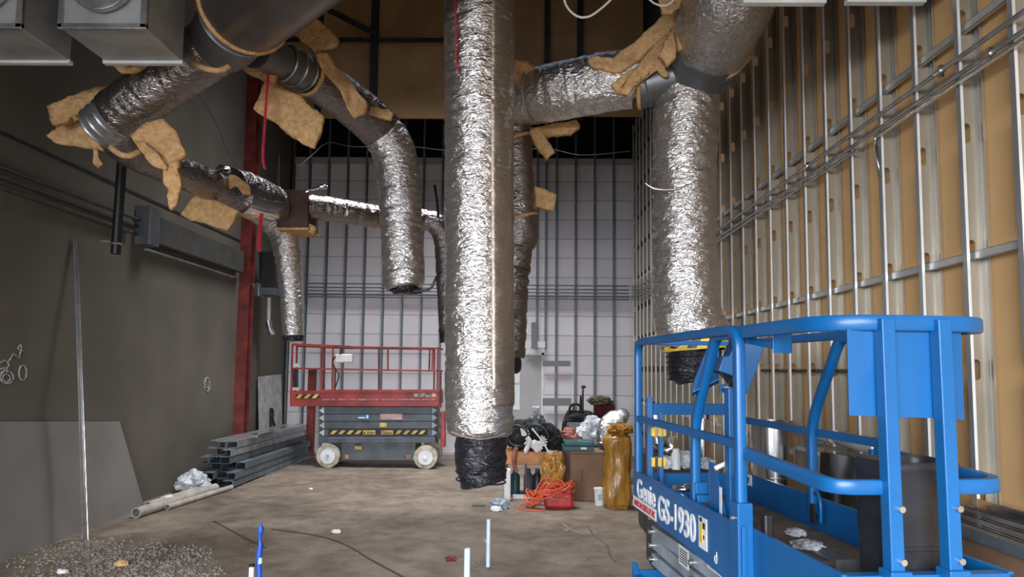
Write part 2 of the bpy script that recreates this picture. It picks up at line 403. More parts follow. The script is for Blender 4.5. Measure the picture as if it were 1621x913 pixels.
struct(MB().box((XL-.3, YF-.2, 9.2), (XR+.3, 9.2, 9.4)).box((XL-.3, 11.6, 9.2), (XR+.3, YB+3, 9.4)).box((XL-.3, 9.2, 9.2), (-4.1, 11.6, 9.4)).box((1.5, 9.2, 9.2), (XR+.3, 11.6, 9.4)).build("ceiling", "ceiling"))
struct(MB().box((-4.12, 9.18, 9.14), (-4.04, 11.62, 9.5)).box((1.44, 9.18, 9.14), (1.52, 11.62, 9.5)).box((-4.12, 9.18, 9.14), (1.52, 9.26, 9.5)).box((-4.12, 11.54, 9.14), (1.52, 11.62, 9.5)).build("added_skylight_1", "galv_dark"))  # frame of a roof opening added to house the fill lamp
struct(MB().box((XL, YF-.2, 3.5), (XR, YF, 9.2)).box((XL, YF-.2, 0), (XL+.25, YF, 3.5)).build('wall_front', 'concrete_wall'))
# high boarded bulkhead
yb = 13.5
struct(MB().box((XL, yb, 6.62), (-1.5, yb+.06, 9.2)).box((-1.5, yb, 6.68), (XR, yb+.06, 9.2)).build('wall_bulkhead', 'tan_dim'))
b = MB()
for x, wd in ((505, 8), (592, 11), (866, 9), (918, 9), (1022, 6)):
    p = P(x, 100, yb-.08); b.box((p.x-wd*.006, yb-.14, 6.6), (p.x+wd*.006, yb-.02, 9.2))
struct(b.build('trim_2', 'beam'))
struct(MB().box((XL, yb-.12, 8.12), (-1.3, yb-.04, 8.18)).build('trim_3', 'beam'))
struct(MB().bar((XL+.3, yb-.2, 9.1), (-2.9, yb-.2, 8.2), .09).bar((-3.6, 12, 8.9), (-.5, 12, 8.95), .16, .2).build('trim_4', 'beam'))
# panel joints on the left wall
b = MB()
b.box((XL, 0, 3.93), (XL+.012, 12.2, 3.96))
struct(b.build('trim_5', 'beam'))

# ------------------------------------------------------------ studs
def stud_mesh(H, wd=.092, fl=.036, holes=(), k2=1):
    """web in the XZ plane (x 0..wd) at y=0, flanges towards -y"""
    t = .0018; b = MB()
    def web(y):
        zs = [0.0]; k = 0
        for hz in holes:
            z0, z1 = hz-.09, hz+.09
            b.add([(0, y, zs[-1]), (wd, y, zs[-1]), (wd, y, z0), (0, y, z0)], [(0, 1, 2, 3)])
            out = []; inn = []
            n = 16
            for j in range(n):
                a = 2*math.pi*j/n+math.pi/n; c, s = math.cos(a), math.sin(a)
                inn.append((wd/2+.020*c, y, hz+.020*s+math.copysign(.032, s)))
                m = max(abs(c)/(wd/2), abs(s)/.09); out.append((wd/2+c/m, y, hz+s/m))
            # corners: use the rectangle's own corners by snapping
            out = [((0 if abs(x) < 1e-6 else x), yy, z) for x, yy, z in out]
            b.add(out+inn, [(j, (j+1) % n, n+(j+1) % n, n+j) for j in range(n)])
            cor = [(wd, y, z1), (0, y, z1), (0, y, z0), (wd, y, z0)]
            for cx, _, cz in cor:
                # triangle fan filling the corner
                near = sorted(range(n), key=lambda j: (out[j][0]-cx)**2+(out[j][2]-cz)**2)[:2]
                b.add([(cx, y, cz), out[near[0]], out[near[1]]], [(0, 1, 2)])
            zs.append(z1)
        b.add([(0, y, zs[-1]), (wd, y, zs[-1]), (wd, y, H), (0, y, H)], [(0, 1, 2, 3)])
    web(0)
    b.box((0, -fl, 0), (t, 0, H)); b.box((wd-t, -fl*k2, 0), (wd, 0, H)); b.box((wd-t-.004, -fl*k2*.5-.003, 0), (wd-t, -fl*k2*.5+.003, H))
    b.box((t, -fl, 0), (.015, -fl+t, H)); b.box((wd-.012, -fl*k2, 0), (wd-t, -fl*k2+t, H))
    me = MB(); me.v = b.v; me.f = b.f
    return b
HZ = [.58+.61*k for k in range(11)]
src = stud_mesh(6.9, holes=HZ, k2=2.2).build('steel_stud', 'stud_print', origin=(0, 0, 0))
src.data.materials.append(M['stud']); src.data.materials.append(mat('stud_lip', (.88, .88, .86), .35, .25, .05, 5))  # near-white lip colour paints in the highlight along the front edge
for f_ in src.data.polygons:
    if abs(f_.normal.y) < .5: f_.material_index = 1
    if f_.center.y < -.02 and f_.center.x < .02 and abs(f_.normal.y) > .5: f_.material_index = 2
NS = 29
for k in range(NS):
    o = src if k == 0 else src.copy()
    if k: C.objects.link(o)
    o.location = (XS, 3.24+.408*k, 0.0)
    i = NS-1-k
    tag(o, 'galvanised upright stud on the tan right wall, '+(('nearest to the camera' if k == 0 else ORD[k]+' from the near end') if k < 14 else ORD[i]+' from the back corner'), 'stud', 'studs along the right wall')
# back wall studs
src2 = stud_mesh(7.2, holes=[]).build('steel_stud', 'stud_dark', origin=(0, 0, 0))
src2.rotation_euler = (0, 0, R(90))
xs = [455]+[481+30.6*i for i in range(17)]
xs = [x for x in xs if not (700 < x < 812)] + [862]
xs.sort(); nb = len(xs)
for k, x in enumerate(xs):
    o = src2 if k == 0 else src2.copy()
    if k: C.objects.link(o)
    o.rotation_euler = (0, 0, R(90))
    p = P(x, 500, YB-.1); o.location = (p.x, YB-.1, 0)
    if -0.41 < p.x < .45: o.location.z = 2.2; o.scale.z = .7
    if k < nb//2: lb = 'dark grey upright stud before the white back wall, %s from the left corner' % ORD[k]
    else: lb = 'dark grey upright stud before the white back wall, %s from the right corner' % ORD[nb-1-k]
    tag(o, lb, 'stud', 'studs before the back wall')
# tracks
tag(MB().box((XS-.002, 2.9, 0), (XR-.002, YB-.12, .003)).box((XS-.003, 2.9, 0), (XS, YB-.12, .05)).build('floor_track', 'stud'), 'galvanised track along the floor under the right wall studs', 'track')
# bridging channels through the punchouts
def channel(z, y0, y1, label, mt='channel_steel'):
    b = MB(); x = XS+.03
    b.box((x, y0, z-.012), (x+.002, y1, z+.03)); b.box((x, y0, z+.028), (x+.02, y1, z+.03)); b.box((x, y0, z-.012), (x+.02, y1, z-.010))
    t = tag(b.build('bridging_channel', mt), label, 'metal channel', 'channels through the right wall studs'); return t
channel(2.365, 2.95, YB-.1, 'galvanised channel threaded through the right wall studs, middle height')
channel(3.555, 2.95, YB-.1, 'galvanised channel threaded through the right wall studs, highest one')
channel(1.147, 4.4, YB-.1, 'galvanised channel threaded through the right wall studs, lowest one')
tag(MB().cyl((XS+.047, 4.7, 1.79), (XS+.047, 6.9, 1.79), .013, 10).ring((XS+.047, 4.75, 1.79), (0, 1, 0), .014, .012, 14, 6).build('black_conduit', 'black', smooth=True), 'short black pipe through the right wall studs above the blue lift', 'pipe')
# conduits on the stud faces, right wall
xc = XS-.02
def conduit(pts, r, label, grp, mt='galv', clampy=()):
    t = thing('conduit', label, 'conduit', pts[0], grp)
    MB().tube(pts, r, 12).build('conduit_tube', mt, t, True)
    for c in clampy: MB().cyl(V3(c)-V3((0, .03, 0)), V3(c)+V3((0, .03, 0)), r+.006, 12).box(V3(c)+V3((-.004, -.012, -r-.02)), V3(c)+V3((.018, .012, r+.02))).build('coupling', 'tin', t)
    return t
g = 'conduits along the right wall'
conduit([(xc, 2.9, 3.392), (xc, 13.4, 3.392), (xc, 14.72, 3.5)], .013, 'thin steel conduit along the right wall studs, uppermost of the run', g, clampy=[(xc, 3.75+.0, 3.392), (xc, 5.55, 3.392)])
conduit([(xc, 2.9, 3.305), (xc, 13.4, 3.305), (xc, 14.72, 3.44)], .013, 'thin steel conduit along the right wall studs, second from top', g, clampy=[(xc, 3.35, 3.305)])
conduit([(xc-.0, 4.7, 3.262), (xc, 13.4, 3.262), (xc, 14.72, 3.37)], .011, 'thin steel conduit along the right wall studs, under the two long ones', g)
bend = curvepts([(xc, 2.9, 3.268), (xc, 4.3, 3.268), (xc, 4.44, 3.25), (xc+.035, 4.52, 3.16), (xc+.06, 4.53, 3.0), (xc+.06, 4.53, 2.4), (xc+.06, 4.53, 1.2)], .05)
conduit(bend, .012, 'steel conduit that bends down from the run on the right wall', g, 'tin')
conduit([(xc, 9.6, 3.20), (xc, 13.4, 3.20), (xc, 14.72, 3.30)], .012, 'short steel conduit at the far end of the right wall, second lowest', g)
conduit([(xc, 9.9, 3.14), (xc, 13.4, 3.14), (xc, 14.72, 3.24)], .012, 'short steel conduit at the far end of the right wall, lowest of the run', g)
g = 'conduits across the back wall'
for i, z in enumerate((3.52, 3.44, 3.37, 3.30, 3.24)):
    conduit([(-4.6, 14.79, z), (XS-.06, 14.79, z)], .013, 'dark thin conduit across the back wall, %s from the top of five' % ORD[i], g, 'stud_dark')
tag(MB().tube(curvepts([P(475, 262, 14.5), P(500, 240, 14.5), P(520, 225, 14.4), P(560, 232, 14.4), P(640, 231, 14.4), P(740, 240, 14.4), P(860, 235, 14.4), P(920, 245, 14.4), P(998, 239, 14.4)], .15), .012, 6).build('slack_cable', 'galv', smooth=True), 'slack grey cable drooping along the top of the back wall', 'cable')

# ------------------------------------------------------------ back door, plates, post
t = struct(MB().box((-.36, YB-.02, 0), (-.31, YB+.05, 2.12)).box((.37, YB-.02, 0), (.42, YB+.05, 2.12)).box((-.36, YB-.02, 2.07), (.42, YB+.05, 2.12)).build('door_1', 'white', origin=(0, YB, 0)))
dn = MB().box((-.31, YB+.0, 0.01), (.37, YB+.045, .95)).box((-.31, YB, 1.95), (.37, YB+.045, 2.07)).box((-.31, YB, .95), (-.26, YB+.045, 1.95)).box((-.08, YB, .95), (.37, YB+.045, 1.95)).build('door_leaf', 'door', t)
MB().box((-.26, YB+.015, .95), (-.08, YB+.02, 1.95)).build('glass_pane', 'glass', dn)
MB().box((-.27, YB-.012, .93), (-.07, YB, .95)).box((-.27, YB-.012, 1.95), (-.07, YB, 1.97)).box((-.09, YB-.012, .95), (-.075, YB, 1.95)).box((-.26, YB-.012, 1.5), (-.08, YB, 1.515)).build('window_bead', 'white', dn)
MB().cyl((.3, YB-.06, 1.0), (.3, YB, 1.0), .02).bar((.3, YB-.06, 1.0), (.19, YB-.06, 1.0), .02).build('door_handle', 'tin', dn)
tag(MB().pbox(831, 540, 863, 550, 14.74, .03).build('door_header', 'white_p'), 'white header strip over the grey back door', 'header')
tag(MB().pbox(841, 510, 850.5, 552, 14.70, .02).build('backing_plate', 'plate'), 'upright dull grey plate above the back door', 'plate', 'plates on the back wall')
tag(MB().pbox(859, 571, 903, 579.5, 14.77, .02).build('backing_plate', 'plate'), 'upper level grey plate beside the back door', 'plate', 'plates on the back wall')
tag(MB().pbox(859, 630, 904, 642, 14.77, .02).build('backing_plate', 'plate'), 'lower level grey plate beside the back door', 'plate', 'plates on the back wall')
# red steel column on the left wall
t = thing('steel_column', 'tall dark red steel column standing against the left wall', 'column', (XL+.1, 12.3, 0))
MB().box((XL+.0, 12.2, .012), (XL+.19, 12.215, 9.2)).box((XL+.0, 12.4, .012), (XL+.19, 12.415, 9.2)).box((XL+.09, 12.215, .012), (XL+.1, 12.4, 9.2)).build('column_shaft', 'dark_red', t)
MB().box((XL+.0, 12.12, 0), (XL+.27, 12.48, .012)).build('base_plate', 'dark_red', t)
p = P(383, 452, 12.3); MB().cyl((XL+.19, 12.3, p.z), (XL+.23, 12.3, p.z), .035, 10).build('bolt', 'tin', t)
t = thing('steel_post', 'short dark red post between the steel pile and the red lift', 'post', (-4.02, 14.4, 0))
p = P(491, 700, 14.4); t.location = (p.x, 14.4, 0)
MB().box((p.x-.07, 14.33, .01), (p.x+.07, 14.47, 1.75)).build('post_shaft', 'dark_red', t, bevel=.008)
MB().box((p.x-.14, 14.26, 0), (p.x+.14, 14.54, .01)).build('base_plate', 'dark_red', t)

# ------------------------------------------------------------ left wall fittings
for i, (y0, r) in enumerate(((277, .022), (291, .028), (307, .022))):
    z0 = P(0, y0, 6.75).z
    tag(MB().cyl((XL+.06, 3.0, z0), (XL+.06, 8.7 if i else 8.9, z0), r, 10).build('wall_pipe', 'dim_pipe', smooth=True),
        'dim grey pipe running along the left wall, %s of three' % ('top', 'middle', 'bottom')[i], 'pipe', 'pipes on the left wall')
t = thing('wireway', 'long grey electrical trough on the left wall ending before the red column', 'wireway', (XL+.1, 10, 3.35))
MB().box((XL+.0, 9.1, 3.36), (XL+.16, 12.0, 3.72)).build('trough', 'dim_pipe', t, bevel=.01)
MB().box((XL, 8.85, 3.30), (XL+.2, 9.1, 3.80)).build('end_box', 'galv_dark', t, bevel=.01)
MB().box((XL, 9.1, 3.26), (XL+.05, 12.1, 3.29)).build('support_rail', 'galv', t)
t = thing('hanging_pipe', 'black steel pipe hanging in front of the left wall with a small clamp', 'pipe', P(183, 402, 7.4))
a = P(183, 402, 7.4); MB().cyl(a, a+V3((0.06, 0, 4.4)), .05, 16).build('pipe_tube', 'black', t, True)
a2 = P(183, 386, 7.4); MB().ring(a2, (0, 0, 1), .052, .012, 20).bar(a2-V3((.05, 0, -.02)), a2-V3((.16, 0, -.03)), .02).build('pipe_clamp', 'galv', t)
# left corner cluster: disconnect box and pipe drop
t = thing('electrical_box', 'grey electrical boxes beside the red column on the left wall', 'electrical box', P(420, 470, 13.2))
MB().pbox(399, 448, 410, 468, 12.7, .25).build('small_box', 'galv', t, bevel=.01)
MB().pbox(410, 398, 436, 455, 12.8, .3).build('cabinet', 'black', t, bevel=.01)
MB().pbox(410, 455, 436, 467, 12.7, .3).build('trough', 'grey_lift', t, bevel=.01)
t = thing('pipe_drop', 'silver pipe stub hanging below the electrical boxes', 'pipe', P(425, 525, 13.2))
MB().cyl(P(426, 471, 13.2), P(425, 510, 13.2), .035, 12).build('pipe_tube', 'white_p', t, True)
MB().tube([P(425, 508, 13.2), P(427, 520, 13.2), P(431, 530, 13.2)], [.06, .05, .06], 10).build('end_fitting', 'galv', t, True)
# chalk marks
def chalk(pts, label, n):
    o = MB(); 
    for seg in pts:
        q = []
        for x, y in seg:
            v = CR @ V3(((x-PX)/F, -(y-PY)/F, -1.0)); k = (XL+.004)/v.x; q.append(CP+v*k)
        o.tube(curvepts(q, .03), .007, 5)
    return tag(o.build('chalk_mark', 'chalk', smooth=True), label, 'chalk mark')
def circ(cx, cy, rx, ry): return [(cx+rx*math.cos(a*math.pi/8), cy+ry*math.sin(a*math.pi/8)) for a in range(17)]
chalk([circ(11, 597, 10, 10), circ(10, 598, 6, 6), circ(36, 590, 6, 12), [(0, 575), (8, 570), (14, 578), (2, 590)], [(14, 572), (22, 560), (30, 566), (34, 545), (28, 552), (38, 556)], [(0, 584), (10, 582), (12, 590)]], 'white chalk letters and numbers scrawled on the left wall', 1)
chalk([circ(328, 608, 4.5, 11), circ(328, 606, 3, 8)], 'white chalk zero on the left wall near the red column', 1)
# leaning board and metal angle
t = thing('wall_board', 'large grey wallboard sheet leaning on the left wall', 'board', (-4.75, 7.6, 0))
MB().hexa([(-4.70, 5.2, 0), (-4.70, 8.95, 0), (-4.685, 8.95, 0), (-4.685, 5.2, 0), (-4.93, 5.2, 1.34), (-4.93, 8.7, 1.09), (-4.915, 8.7, 1.09), (-4.915, 5.2, 1.34)]).build('sheet', 'drysheet', t)
a = P(132, 846, 7.55); bq = P(106, 376, 7.75)
a = V3((-4.55, 7.35, 0.0)); bq = V3((-4.92, 7.62, 3.1))
a = P(133, 848, 7.3); a.z = 0.0; bq = P(104, 376, 7.62); bq.x = max(bq.x, XL+.03)
t = thing('angle_stud', 'thin silver metal stud leaning upright against the left wall', 'stud', a)
MB().bar(a, bq, .028, .004, (1, 0, 0)).bar(a+V3((.0, .03, 0)), bq+V3((0, .03, 0)), .004, .05, (0, 1, 0)).build('stud_flange', 'galv', t)
MB().bar(a+V3((.03, .012, 0)), bq+V3((.03, .012, -.12)), .022, .01).build('stud_lip', 'tin', t)
# pile of studs on the floor
pile = []
for lay in range(6):
    for c in range(4 - lay//3):
        pile.append((lay, c))
for i, (lay, c) in enumerate(pile):
    x = -4.82+c*.158+lay*.01; z = .02+lay*.105; y0 = 10.55+random.uniform(-.15, .25)+lay*.05; y1 = 14.3+random.uniform(-.4, .2)
    dx = .01*lay
    b = MB(); t_ = .004; W_, H_ = .145, .098
    for lo, hi in (((0, 0), (W_, t_)), ((0, H_-t_), (W_, H_)), ((W_-t_, 0), (W_, H_))):
        b.hexa([(x+lo[0], y0, z+lo[1]), (x+hi[0], y0, z+lo[1]), (x+hi[0]+dx, y1, z+lo[1]), (x+lo[0]+dx, y1, z+lo[1]), (x+lo[0], y0, z+hi[1]), (x+hi[0], y0, z+hi[1]), (x+hi[0]+dx, y1, z+hi[1]), (x+lo[0]+dx, y1, z+hi[1])])
    for k in range(7):
        yy = y0+.3+k*.5
        if yy < y1-.2: b.cyl((x+W_+dx*.5*(yy-y0)/2, yy, z+.05), (x+W_+.004+dx*.5*(yy-y0)/2, yy, z+.05), .014, 8)
    rows = 4 - lay//3
    tag(b.build('steel_track', 'stud' if lay > 3 else 'stud_dark'), 'steel channel in the pile by the left wall, %s layer up, %s from the wall' % (ORD[lay], ORD[c]), 'steel channel', 'loose steel channels piled by the left wall')
for i, (x, z, y0, y1) in enumerate(((-4.30, .44, 11.3, 13.6), (-4.22, .22, 11.8, 13.9))):
    t = tag(MB().box((x, y0, z if i else .655), (x+.12, y1, (z if i else .655)+.05)).build('metal_strip', 'tin', bevel=.004), 'pale steel strip %s the pile of channels' % ('lying on top of' if i == 0 else 'lying along the side of'), 'metal strip')
    if i: t.location.z = 0.0
# board with the letter R at the left rear
t = thing('lettered_board', 'pale board with a black letter R leaning behind the steel pile', 'board', (XL+.1, 14.0, 0))
MB().hexa([(XL+.06, 13.35, 0), (XL+.06, 14.6, 0), (XL+.075, 14.6, 0), (XL+.075, 13.35, 0), (XL-.03, 13.35, 1.58), (XL-.03, 14.6, 1.62), (XL-.015, 14.6, 1.62), (XL-.015, 13.35, 1.58)]).build('board_sheet', mat('pale_board', (.50, .50, .49), .8), t)
text('R', 'letter', 'ink', t, (XL+.062, 13.85, .62), (0, 1, 0), (-.06, 0, 1), .5, .012, .003)

# ------------------------------------------------------------ ducts
# A: centre duct hanging to just above the floor
ca = P(759, 690, 4.9)
t = thing('flexible_duct', 'wide silver foil duct hanging in the centre with a black inner end', 'duct', (ca.x, 4.9, .98))
top = P(759, 0, 4.9)
pa = [(V3((top.x, 4.9, 5.4)), .245), (V3((top.x, 4.9, top.z)), .25), (P(758, 120, 4.9), .243), (P(758, 300, 4.9), .236), (P(759, 500, 4.9), .232), (P(759, 640, 4.9), .232), (P(760, 680, 4.9), .222), (P(760, 690, 4.9), .185)]
foil('outer_jacket', 'foil', t, pa, .055, .014, 130, 3, 17)
# flat seam flap along the right flank
cp = catmull([(p, r) for p, r in pa[:-2]], .03); b = MB(); nn = 12; rows = len(cp)
for i, (p, r) in enumerate(cp):
    for j in range(nn):
        a = R(-66)+(R(6)+R(66))*j/(nn-1)
        bow = .985*math.cos(R(36))/math.cos(a-R(-30)) if abs(a-R(-30)) < R(37) else 1
        rr = r*(1.02+.0*bow)+.007*noise.noise(V3((a*4, p.z*9, 3)))+.003
        b.v.append(V3((p.x+math.cos(a)*rr, p.y+math.sin(a)*rr, p.z)))
b.f = [(i*nn+j, i*nn+j+1, (i+1)*nn+j+1, (i+1)*nn+j) for i in range(rows-1) for j in range(nn-1)]
fl = b.build('seam_flap', 'foil_seam', t, True); fl['label'] = 'smoother foil flap down the right side, brown wall reflection painted in'
sm = fl.modifiers.new('thick', 'SOLIDIFY'); sm.thickness = .004
pi = [(P(761, 684, 4.9), .172), (P(761, 705, 4.9), .172), (P(761, 730, 4.9), .172), (P(762, 750, 4.9), .165), (P(765, 765, 4.9), .15)]
foil('inner_hose', 'black_flex', t, pi, .11, .012, 80, 5, 14)
for y in range(700, 762, 12): MB().ring(P(761.5, y, 4.9), (0.06, 0, 1), .167, .006, 40).build('wire_coil', 'black_flex', t, True)
MB().tube(curvepts([P(715, 683, 4.66), P(740, 692, 4.64), P(770, 694, 4.66), P(800, 686, 4.7)], .03), .006, 6).build('jacket_hem', 'foil_seam', t, True)
MB().tube(curvepts([P(719, -40, 4.66), P(721, 20, 4.66), P(722, 60, 4.655), P(722, 95, 4.66), P(727, 116, 4.655)], .03), .006, 6).build('red_string', 'string', t, True)
# B + C + D: right hand assembly
t = thing('flexible_duct', 'thick silver foil duct hanging above the far end of the blue lift', 'duct', P(1085, 600, 5.6))
pb = [(P(1088, 128, 5.6), .235), (P(1086, 150, 5.6), .262), (P(1084, 250, 5.6), .25), (P(1083, 400, 5.6), .25), (P(1088, 500, 5.6), .262), (P(1098, 532, 5.6), .275), (P(1102, 548, 5.6), .26)]
foil('outer_jacket', 'foil', t, pb, .06, .014, 120, 11, 16)
MB().tube([P(1104, 533, 5.6), P(1106, 553, 5.6)], [.285, .285], 48).build('tape_band', 'yellow', t, True)
b = MB(); c0 = P(1105, 543, 5.6)
for k in range(12):
    a0 = 2*math.pi*k/12
    vs = []
    for j in range(5):
        for (da, z) in ((0, -.047), (.24, -.047), (.24+.18, .047), (.18, .047)): pass
    n = 5; q = []
    for j in range(n+1):
        f = j/n
        a = a0+f*.18; q.append((a, -.047+f*.094))
    m_ = []
    for a, z in q:
        for da in (0, .12, .24):
            aa = a+da; m_.append(V3((c0.x+math.cos(aa)*.288, c0.y+math.sin(aa)*.288, c0.z+z)))
    b.add(m_, [(i*3+j, i*3+j+1, (i+1)*3+j+1, (i+1)*3+j) for i in range(n) for j in range(2)])
b.build('hazard_stripe', 'black', t)
foil('inner_hose', 'black_flex', t, [(P(1098, 550, 5.6), .215), (P(1095, 575, 5.6), .19), (P(1093, 600, 5.6), .165), (P(1093, 604, 5.6), .10)], .08, .012, 72, 8, 10)
for k_ in range(6): MB().ring(P(1097.5-k_*.9, 556+k_*9, 5.6), (0, 0, 1), .212-k_*.0085, .007, 44).build('wire_coil', 'black_flex', t, True)
MB().tube(curvepts([P(1022, 290, 5.35), P(1035, 298, 5.34), P(1060, 300, 5.33), P(1090, 292, 5.335), P(1120, 275, 5.38)], .03), .006, 6).build('tie_wire', 'tin', t, True)
t = thing('duct_junction', 'grey metal tee joining the foil ducts at the upper right', 'duct fitting', P(1090, 130, 5.55))
MB().tube([P(1120, 78, 5.35), P(1108, 105, 5.45), P(1092, 128, 5.58), P(1090, 140, 5.6)], [.285, .275, .255, .235], 48).build('tee_body', 'galv_dark', t, True)
MB().cyl(P(1100, 112, 5.45), P(1012, 139, 5.6), .168, 40).build('branch_collar', 'galv_dark', t, True)
for x in (1072, 1026): MB().ring(P(x, 112+(1100-x)*.307, 5.45+(1100-x)*.0017), P(1012, 139, 5.6)-P(1100, 112, 5.45), .168, .008, 40, 6).build('rib', 'galv_dark', t, True)
MB().ring(P(1118, 82, 5.36), P(1118, 82, 5.36)-P(1160, -10, 4.75), .285, .014, 48, 6).build('collar_edge', 'stud_dark', t, True)
t = thing('flexible_duct', 'widest foil duct dropping from the top at the upper right', 'duct', P(1120, 80, 5.35))
pc = [(P(1124, 70, 5.33), .30), (P(1140, 35, 5.05), .305), (P(1160, -12, 4.78), .31), (P(1172, -60, 4.65), .31), (P(1175, -120, 4.6), .31), (P(1175, -180, 4.6), .31)]
foil('outer_jacket', foil_mat('finely_crinkled_foil', (.66, .65, .66), .24, .8, 34, (1, 1, 1.2), .02), t, pc, .025, .018, 100, 21, 12)
MB().ring(P(1124, 70, 5.33), P(1124, 70, 5.33)-P(1140, 35, 5.05), .30, .016, 60, 8).build('cut_edge', 'fluff', t, True)
slab('torn_insulation', t, [(1042, -12), (1085, -12), (1078, 10), (1062, 22), (1048, 18)], 4.95, .06, seed=3)
slab('torn_insulation', t, [(1174, 80), (1186, 78), (1194, 86), (1186, 97), (1174, 100)], 5.5, .05, seed=4)
slab('torn_insulation', t, [(1082, 20), (1102, 30), (1110, 48), (1095, 72), (1076, 78), (1072, 55)], 5.12, .05, seed=5)
t = thing('flexible_duct', 'foil duct lying nearly level between the centre duct and upper right tee', 'duct', P(900, 180, 5.8))
pd = [(P(1022, 134, 5.6), .175), (P(1008, 127, 5.6), .215), (P(960, 130, 5.66), .232), (P(900, 142, 5.78), .235), (P(860, 150, 5.88), .23), (P(822, 158, 6.0), .215), (P(800, 165, 6.05), .17)]
foil('outer_jacket', 'foil', t, pd, .05, .014, 110, 31, 13)
MB().ring(P(1013, 130, 5.6), P(1013, 130, 5.6)-P(960, 133, 5.66), .20, .018, 40, 8).build('cut_edge', 'fluff', t, True)
for x in (848, 858): MB().ring(P(x, 151, 5.9), P(860, 150, 5.88)-P(822, 158, 6.0), .232, .006, 48, 6).build('strap', 'foil_seam', t, True)
slab('torn_insulation', t, [(930, 92), (942, 86), (972, 92), (1010, 60), (1050, 22), (1085, 4), (1090, 25), (1048, 62), (1010, 95), (985, 115), (960, 112), (940, 104)], 5.36, .07, (-.05, 0), seed=6)
slab('torn_insulation', t, [(967, 134), (985, 120), (1012, 104), (1042, 66), (1062, 40), (1070, 60), (1040, 98), (1055, 112), (1058, 122), (1048, 120), (1040, 108), (1010, 130), (992, 148), (975, 146)], 5.33, .04, seed=7)
slab('torn_insulation', t, [(1042, 88), (1055, 60), (1075, 40), (1082, 60), (1070, 92), (1056, 106)], 5.22, .05, seed=8)
slab('torn_insulation', t, [(812, 96), (832, 98), (850, 108), (842, 118), (828, 140), (814, 132)], 5.72, .06, seed=9)
t = thing('flexible_duct', 'narrow grey and black duct dropping behind the centre duct on its right', 'duct', P(812, 590, 6.2))
pe = [(P(800, 175, 6.1), .15), (P(812, 200, 6.2), .165), (P(815, 240, 6.2), .155), (P(818, 300, 6.2), .16), (P(820, 345, 6.2), .175), (P(820, 372, 6.2), .178), (P(816, 390, 6.2), .15)]
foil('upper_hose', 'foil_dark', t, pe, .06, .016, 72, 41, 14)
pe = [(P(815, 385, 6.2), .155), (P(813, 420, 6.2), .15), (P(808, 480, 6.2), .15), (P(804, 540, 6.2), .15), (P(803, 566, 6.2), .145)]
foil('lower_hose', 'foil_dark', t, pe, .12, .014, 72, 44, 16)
foil('hose_end', 'black_flex', t, [(P(806, 564, 6.2), .1), (P(807, 585, 6.2), .1), (P(807, 591, 6.2), .06)], .1, .014, 40, 2, 16)
MB().ring(P(815, 226, 6.2), (-.45, 0, 1), .165, .016, 40, 8).build('insulation_ring', 'fluff', t, True)
MB().ring(P(820, 350, 6.2), (-.35, 0, 1), .178, .014, 40, 8).build('insulation_ring', 'fluff', t, True)
slab('torn_insulation', t, [(840, 203), (880, 194), (914, 192), (920, 199), (905, 211), (865, 216), (845, 214)], 6.1, .06, seed=10)
slab('torn_insulation', t, [(838, 206), (854, 202), (866, 222), (878, 242), (866, 253), (850, 238)], 6.0, .05, seed=11)
slab('torn_insulation', t, [(841, 294), (862, 300), (880, 309), (878, 322), (876, 335), (858, 330), (842, 326)], 6.2, .06, seed=12)
# F: upper left trunk, collar and G
t = thing('round_duct', 'big smooth grey duct entering from the top left with a cut insulation rim', 'duct', P(400, 30, 5.0))
ax0, ax1 = P(388, 10, 4.98), P(520, -105, 4.1)
foil('duct_shell', mat('dull_wrap', (.18, .165, .16), .3, .75, .1, 3, .12, 10), t, [(ax0, .335), (ax0.lerp(ax1, .5), .34), (ax1, .34), (ax1+(ax1-ax0)*.5, .34)], .012, .03, 80, 50, 4)
MB().ring(ax0, ax1-ax0, .335, .02, 60, 8).build('cut_edge', 'fluff', t, True)
cen = P(362, 52, 5.2)
MB().tube([ax0+(ax1-ax0)*.08, ax0, P(372, 40, 5.12), P(356, 60, 5.24), P(346, 70, 5.3)], [.27, .275, .262, .25, .235], 60).build('elbow_collar', 'galv_dark', t, True)
MB().ring(P(374, 36, 5.1), P(374, 36, 5.1)-cen, .268, .012, 56, 6).build('collar_rib', 'galv', t, True)
slab('torn_insulation', t, [(303, -10), (342, -10), (338, 12), (325, 22), (312, 42), (305, 30)], 5.1, .06, seed=13)
MB().tube(curvepts([P(306, 98, 5.15), P(318, 106, 5.1), P(345, 112, 5.1), P(362, 106, 5.15)], .03), .022, 8).build('insulation_rim', 'fluff', t, True)
t = thing('flexible_duct', 'dark foil duct sloping down to the left under the grey box', 'duct', P(240, 180, 5.4))
pg = [(P(348, 68, 5.28), .2), (P(330, 80, 5.32), .215), (P(260, 130, 5.4), .2), (P(205, 168, 5.46), .198), (P(184, 184, 5.5), .2), (P(176, 190, 5.5), .18)]
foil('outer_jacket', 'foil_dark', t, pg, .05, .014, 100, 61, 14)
e0, e1 = P(188, 180, 5.48), P(160, 203, 5.54)
MB().cyl(e0, e1, .18, 48).build('metal_end', 'galv', t, True)
for f in (.35, .7, 1.0): MB().ring(e0.lerp(e1, f), e1-e0, .182, .01, 48, 6).build('end_rib', 'galv', t, True)
slab('torn_insulation', t, [(76, 168), (110, 152), (168, 132), (180, 142), (172, 158), (140, 172), (100, 190), (84, 198), (77, 188)], 5.55, .08, seed=14)
slab('torn_insulation', t, [(74, 214), (84, 208), (88, 198), (130, 184), (150, 182), (172, 228), (165, 238), (120, 232), (88, 228)], 5.75, .05, seed=15)
slab('torn_insulation', t, [(145, 234), (152, 234), (155, 248), (162, 258), (154, 263), (147, 258)], 5.75, .03, seed=16)
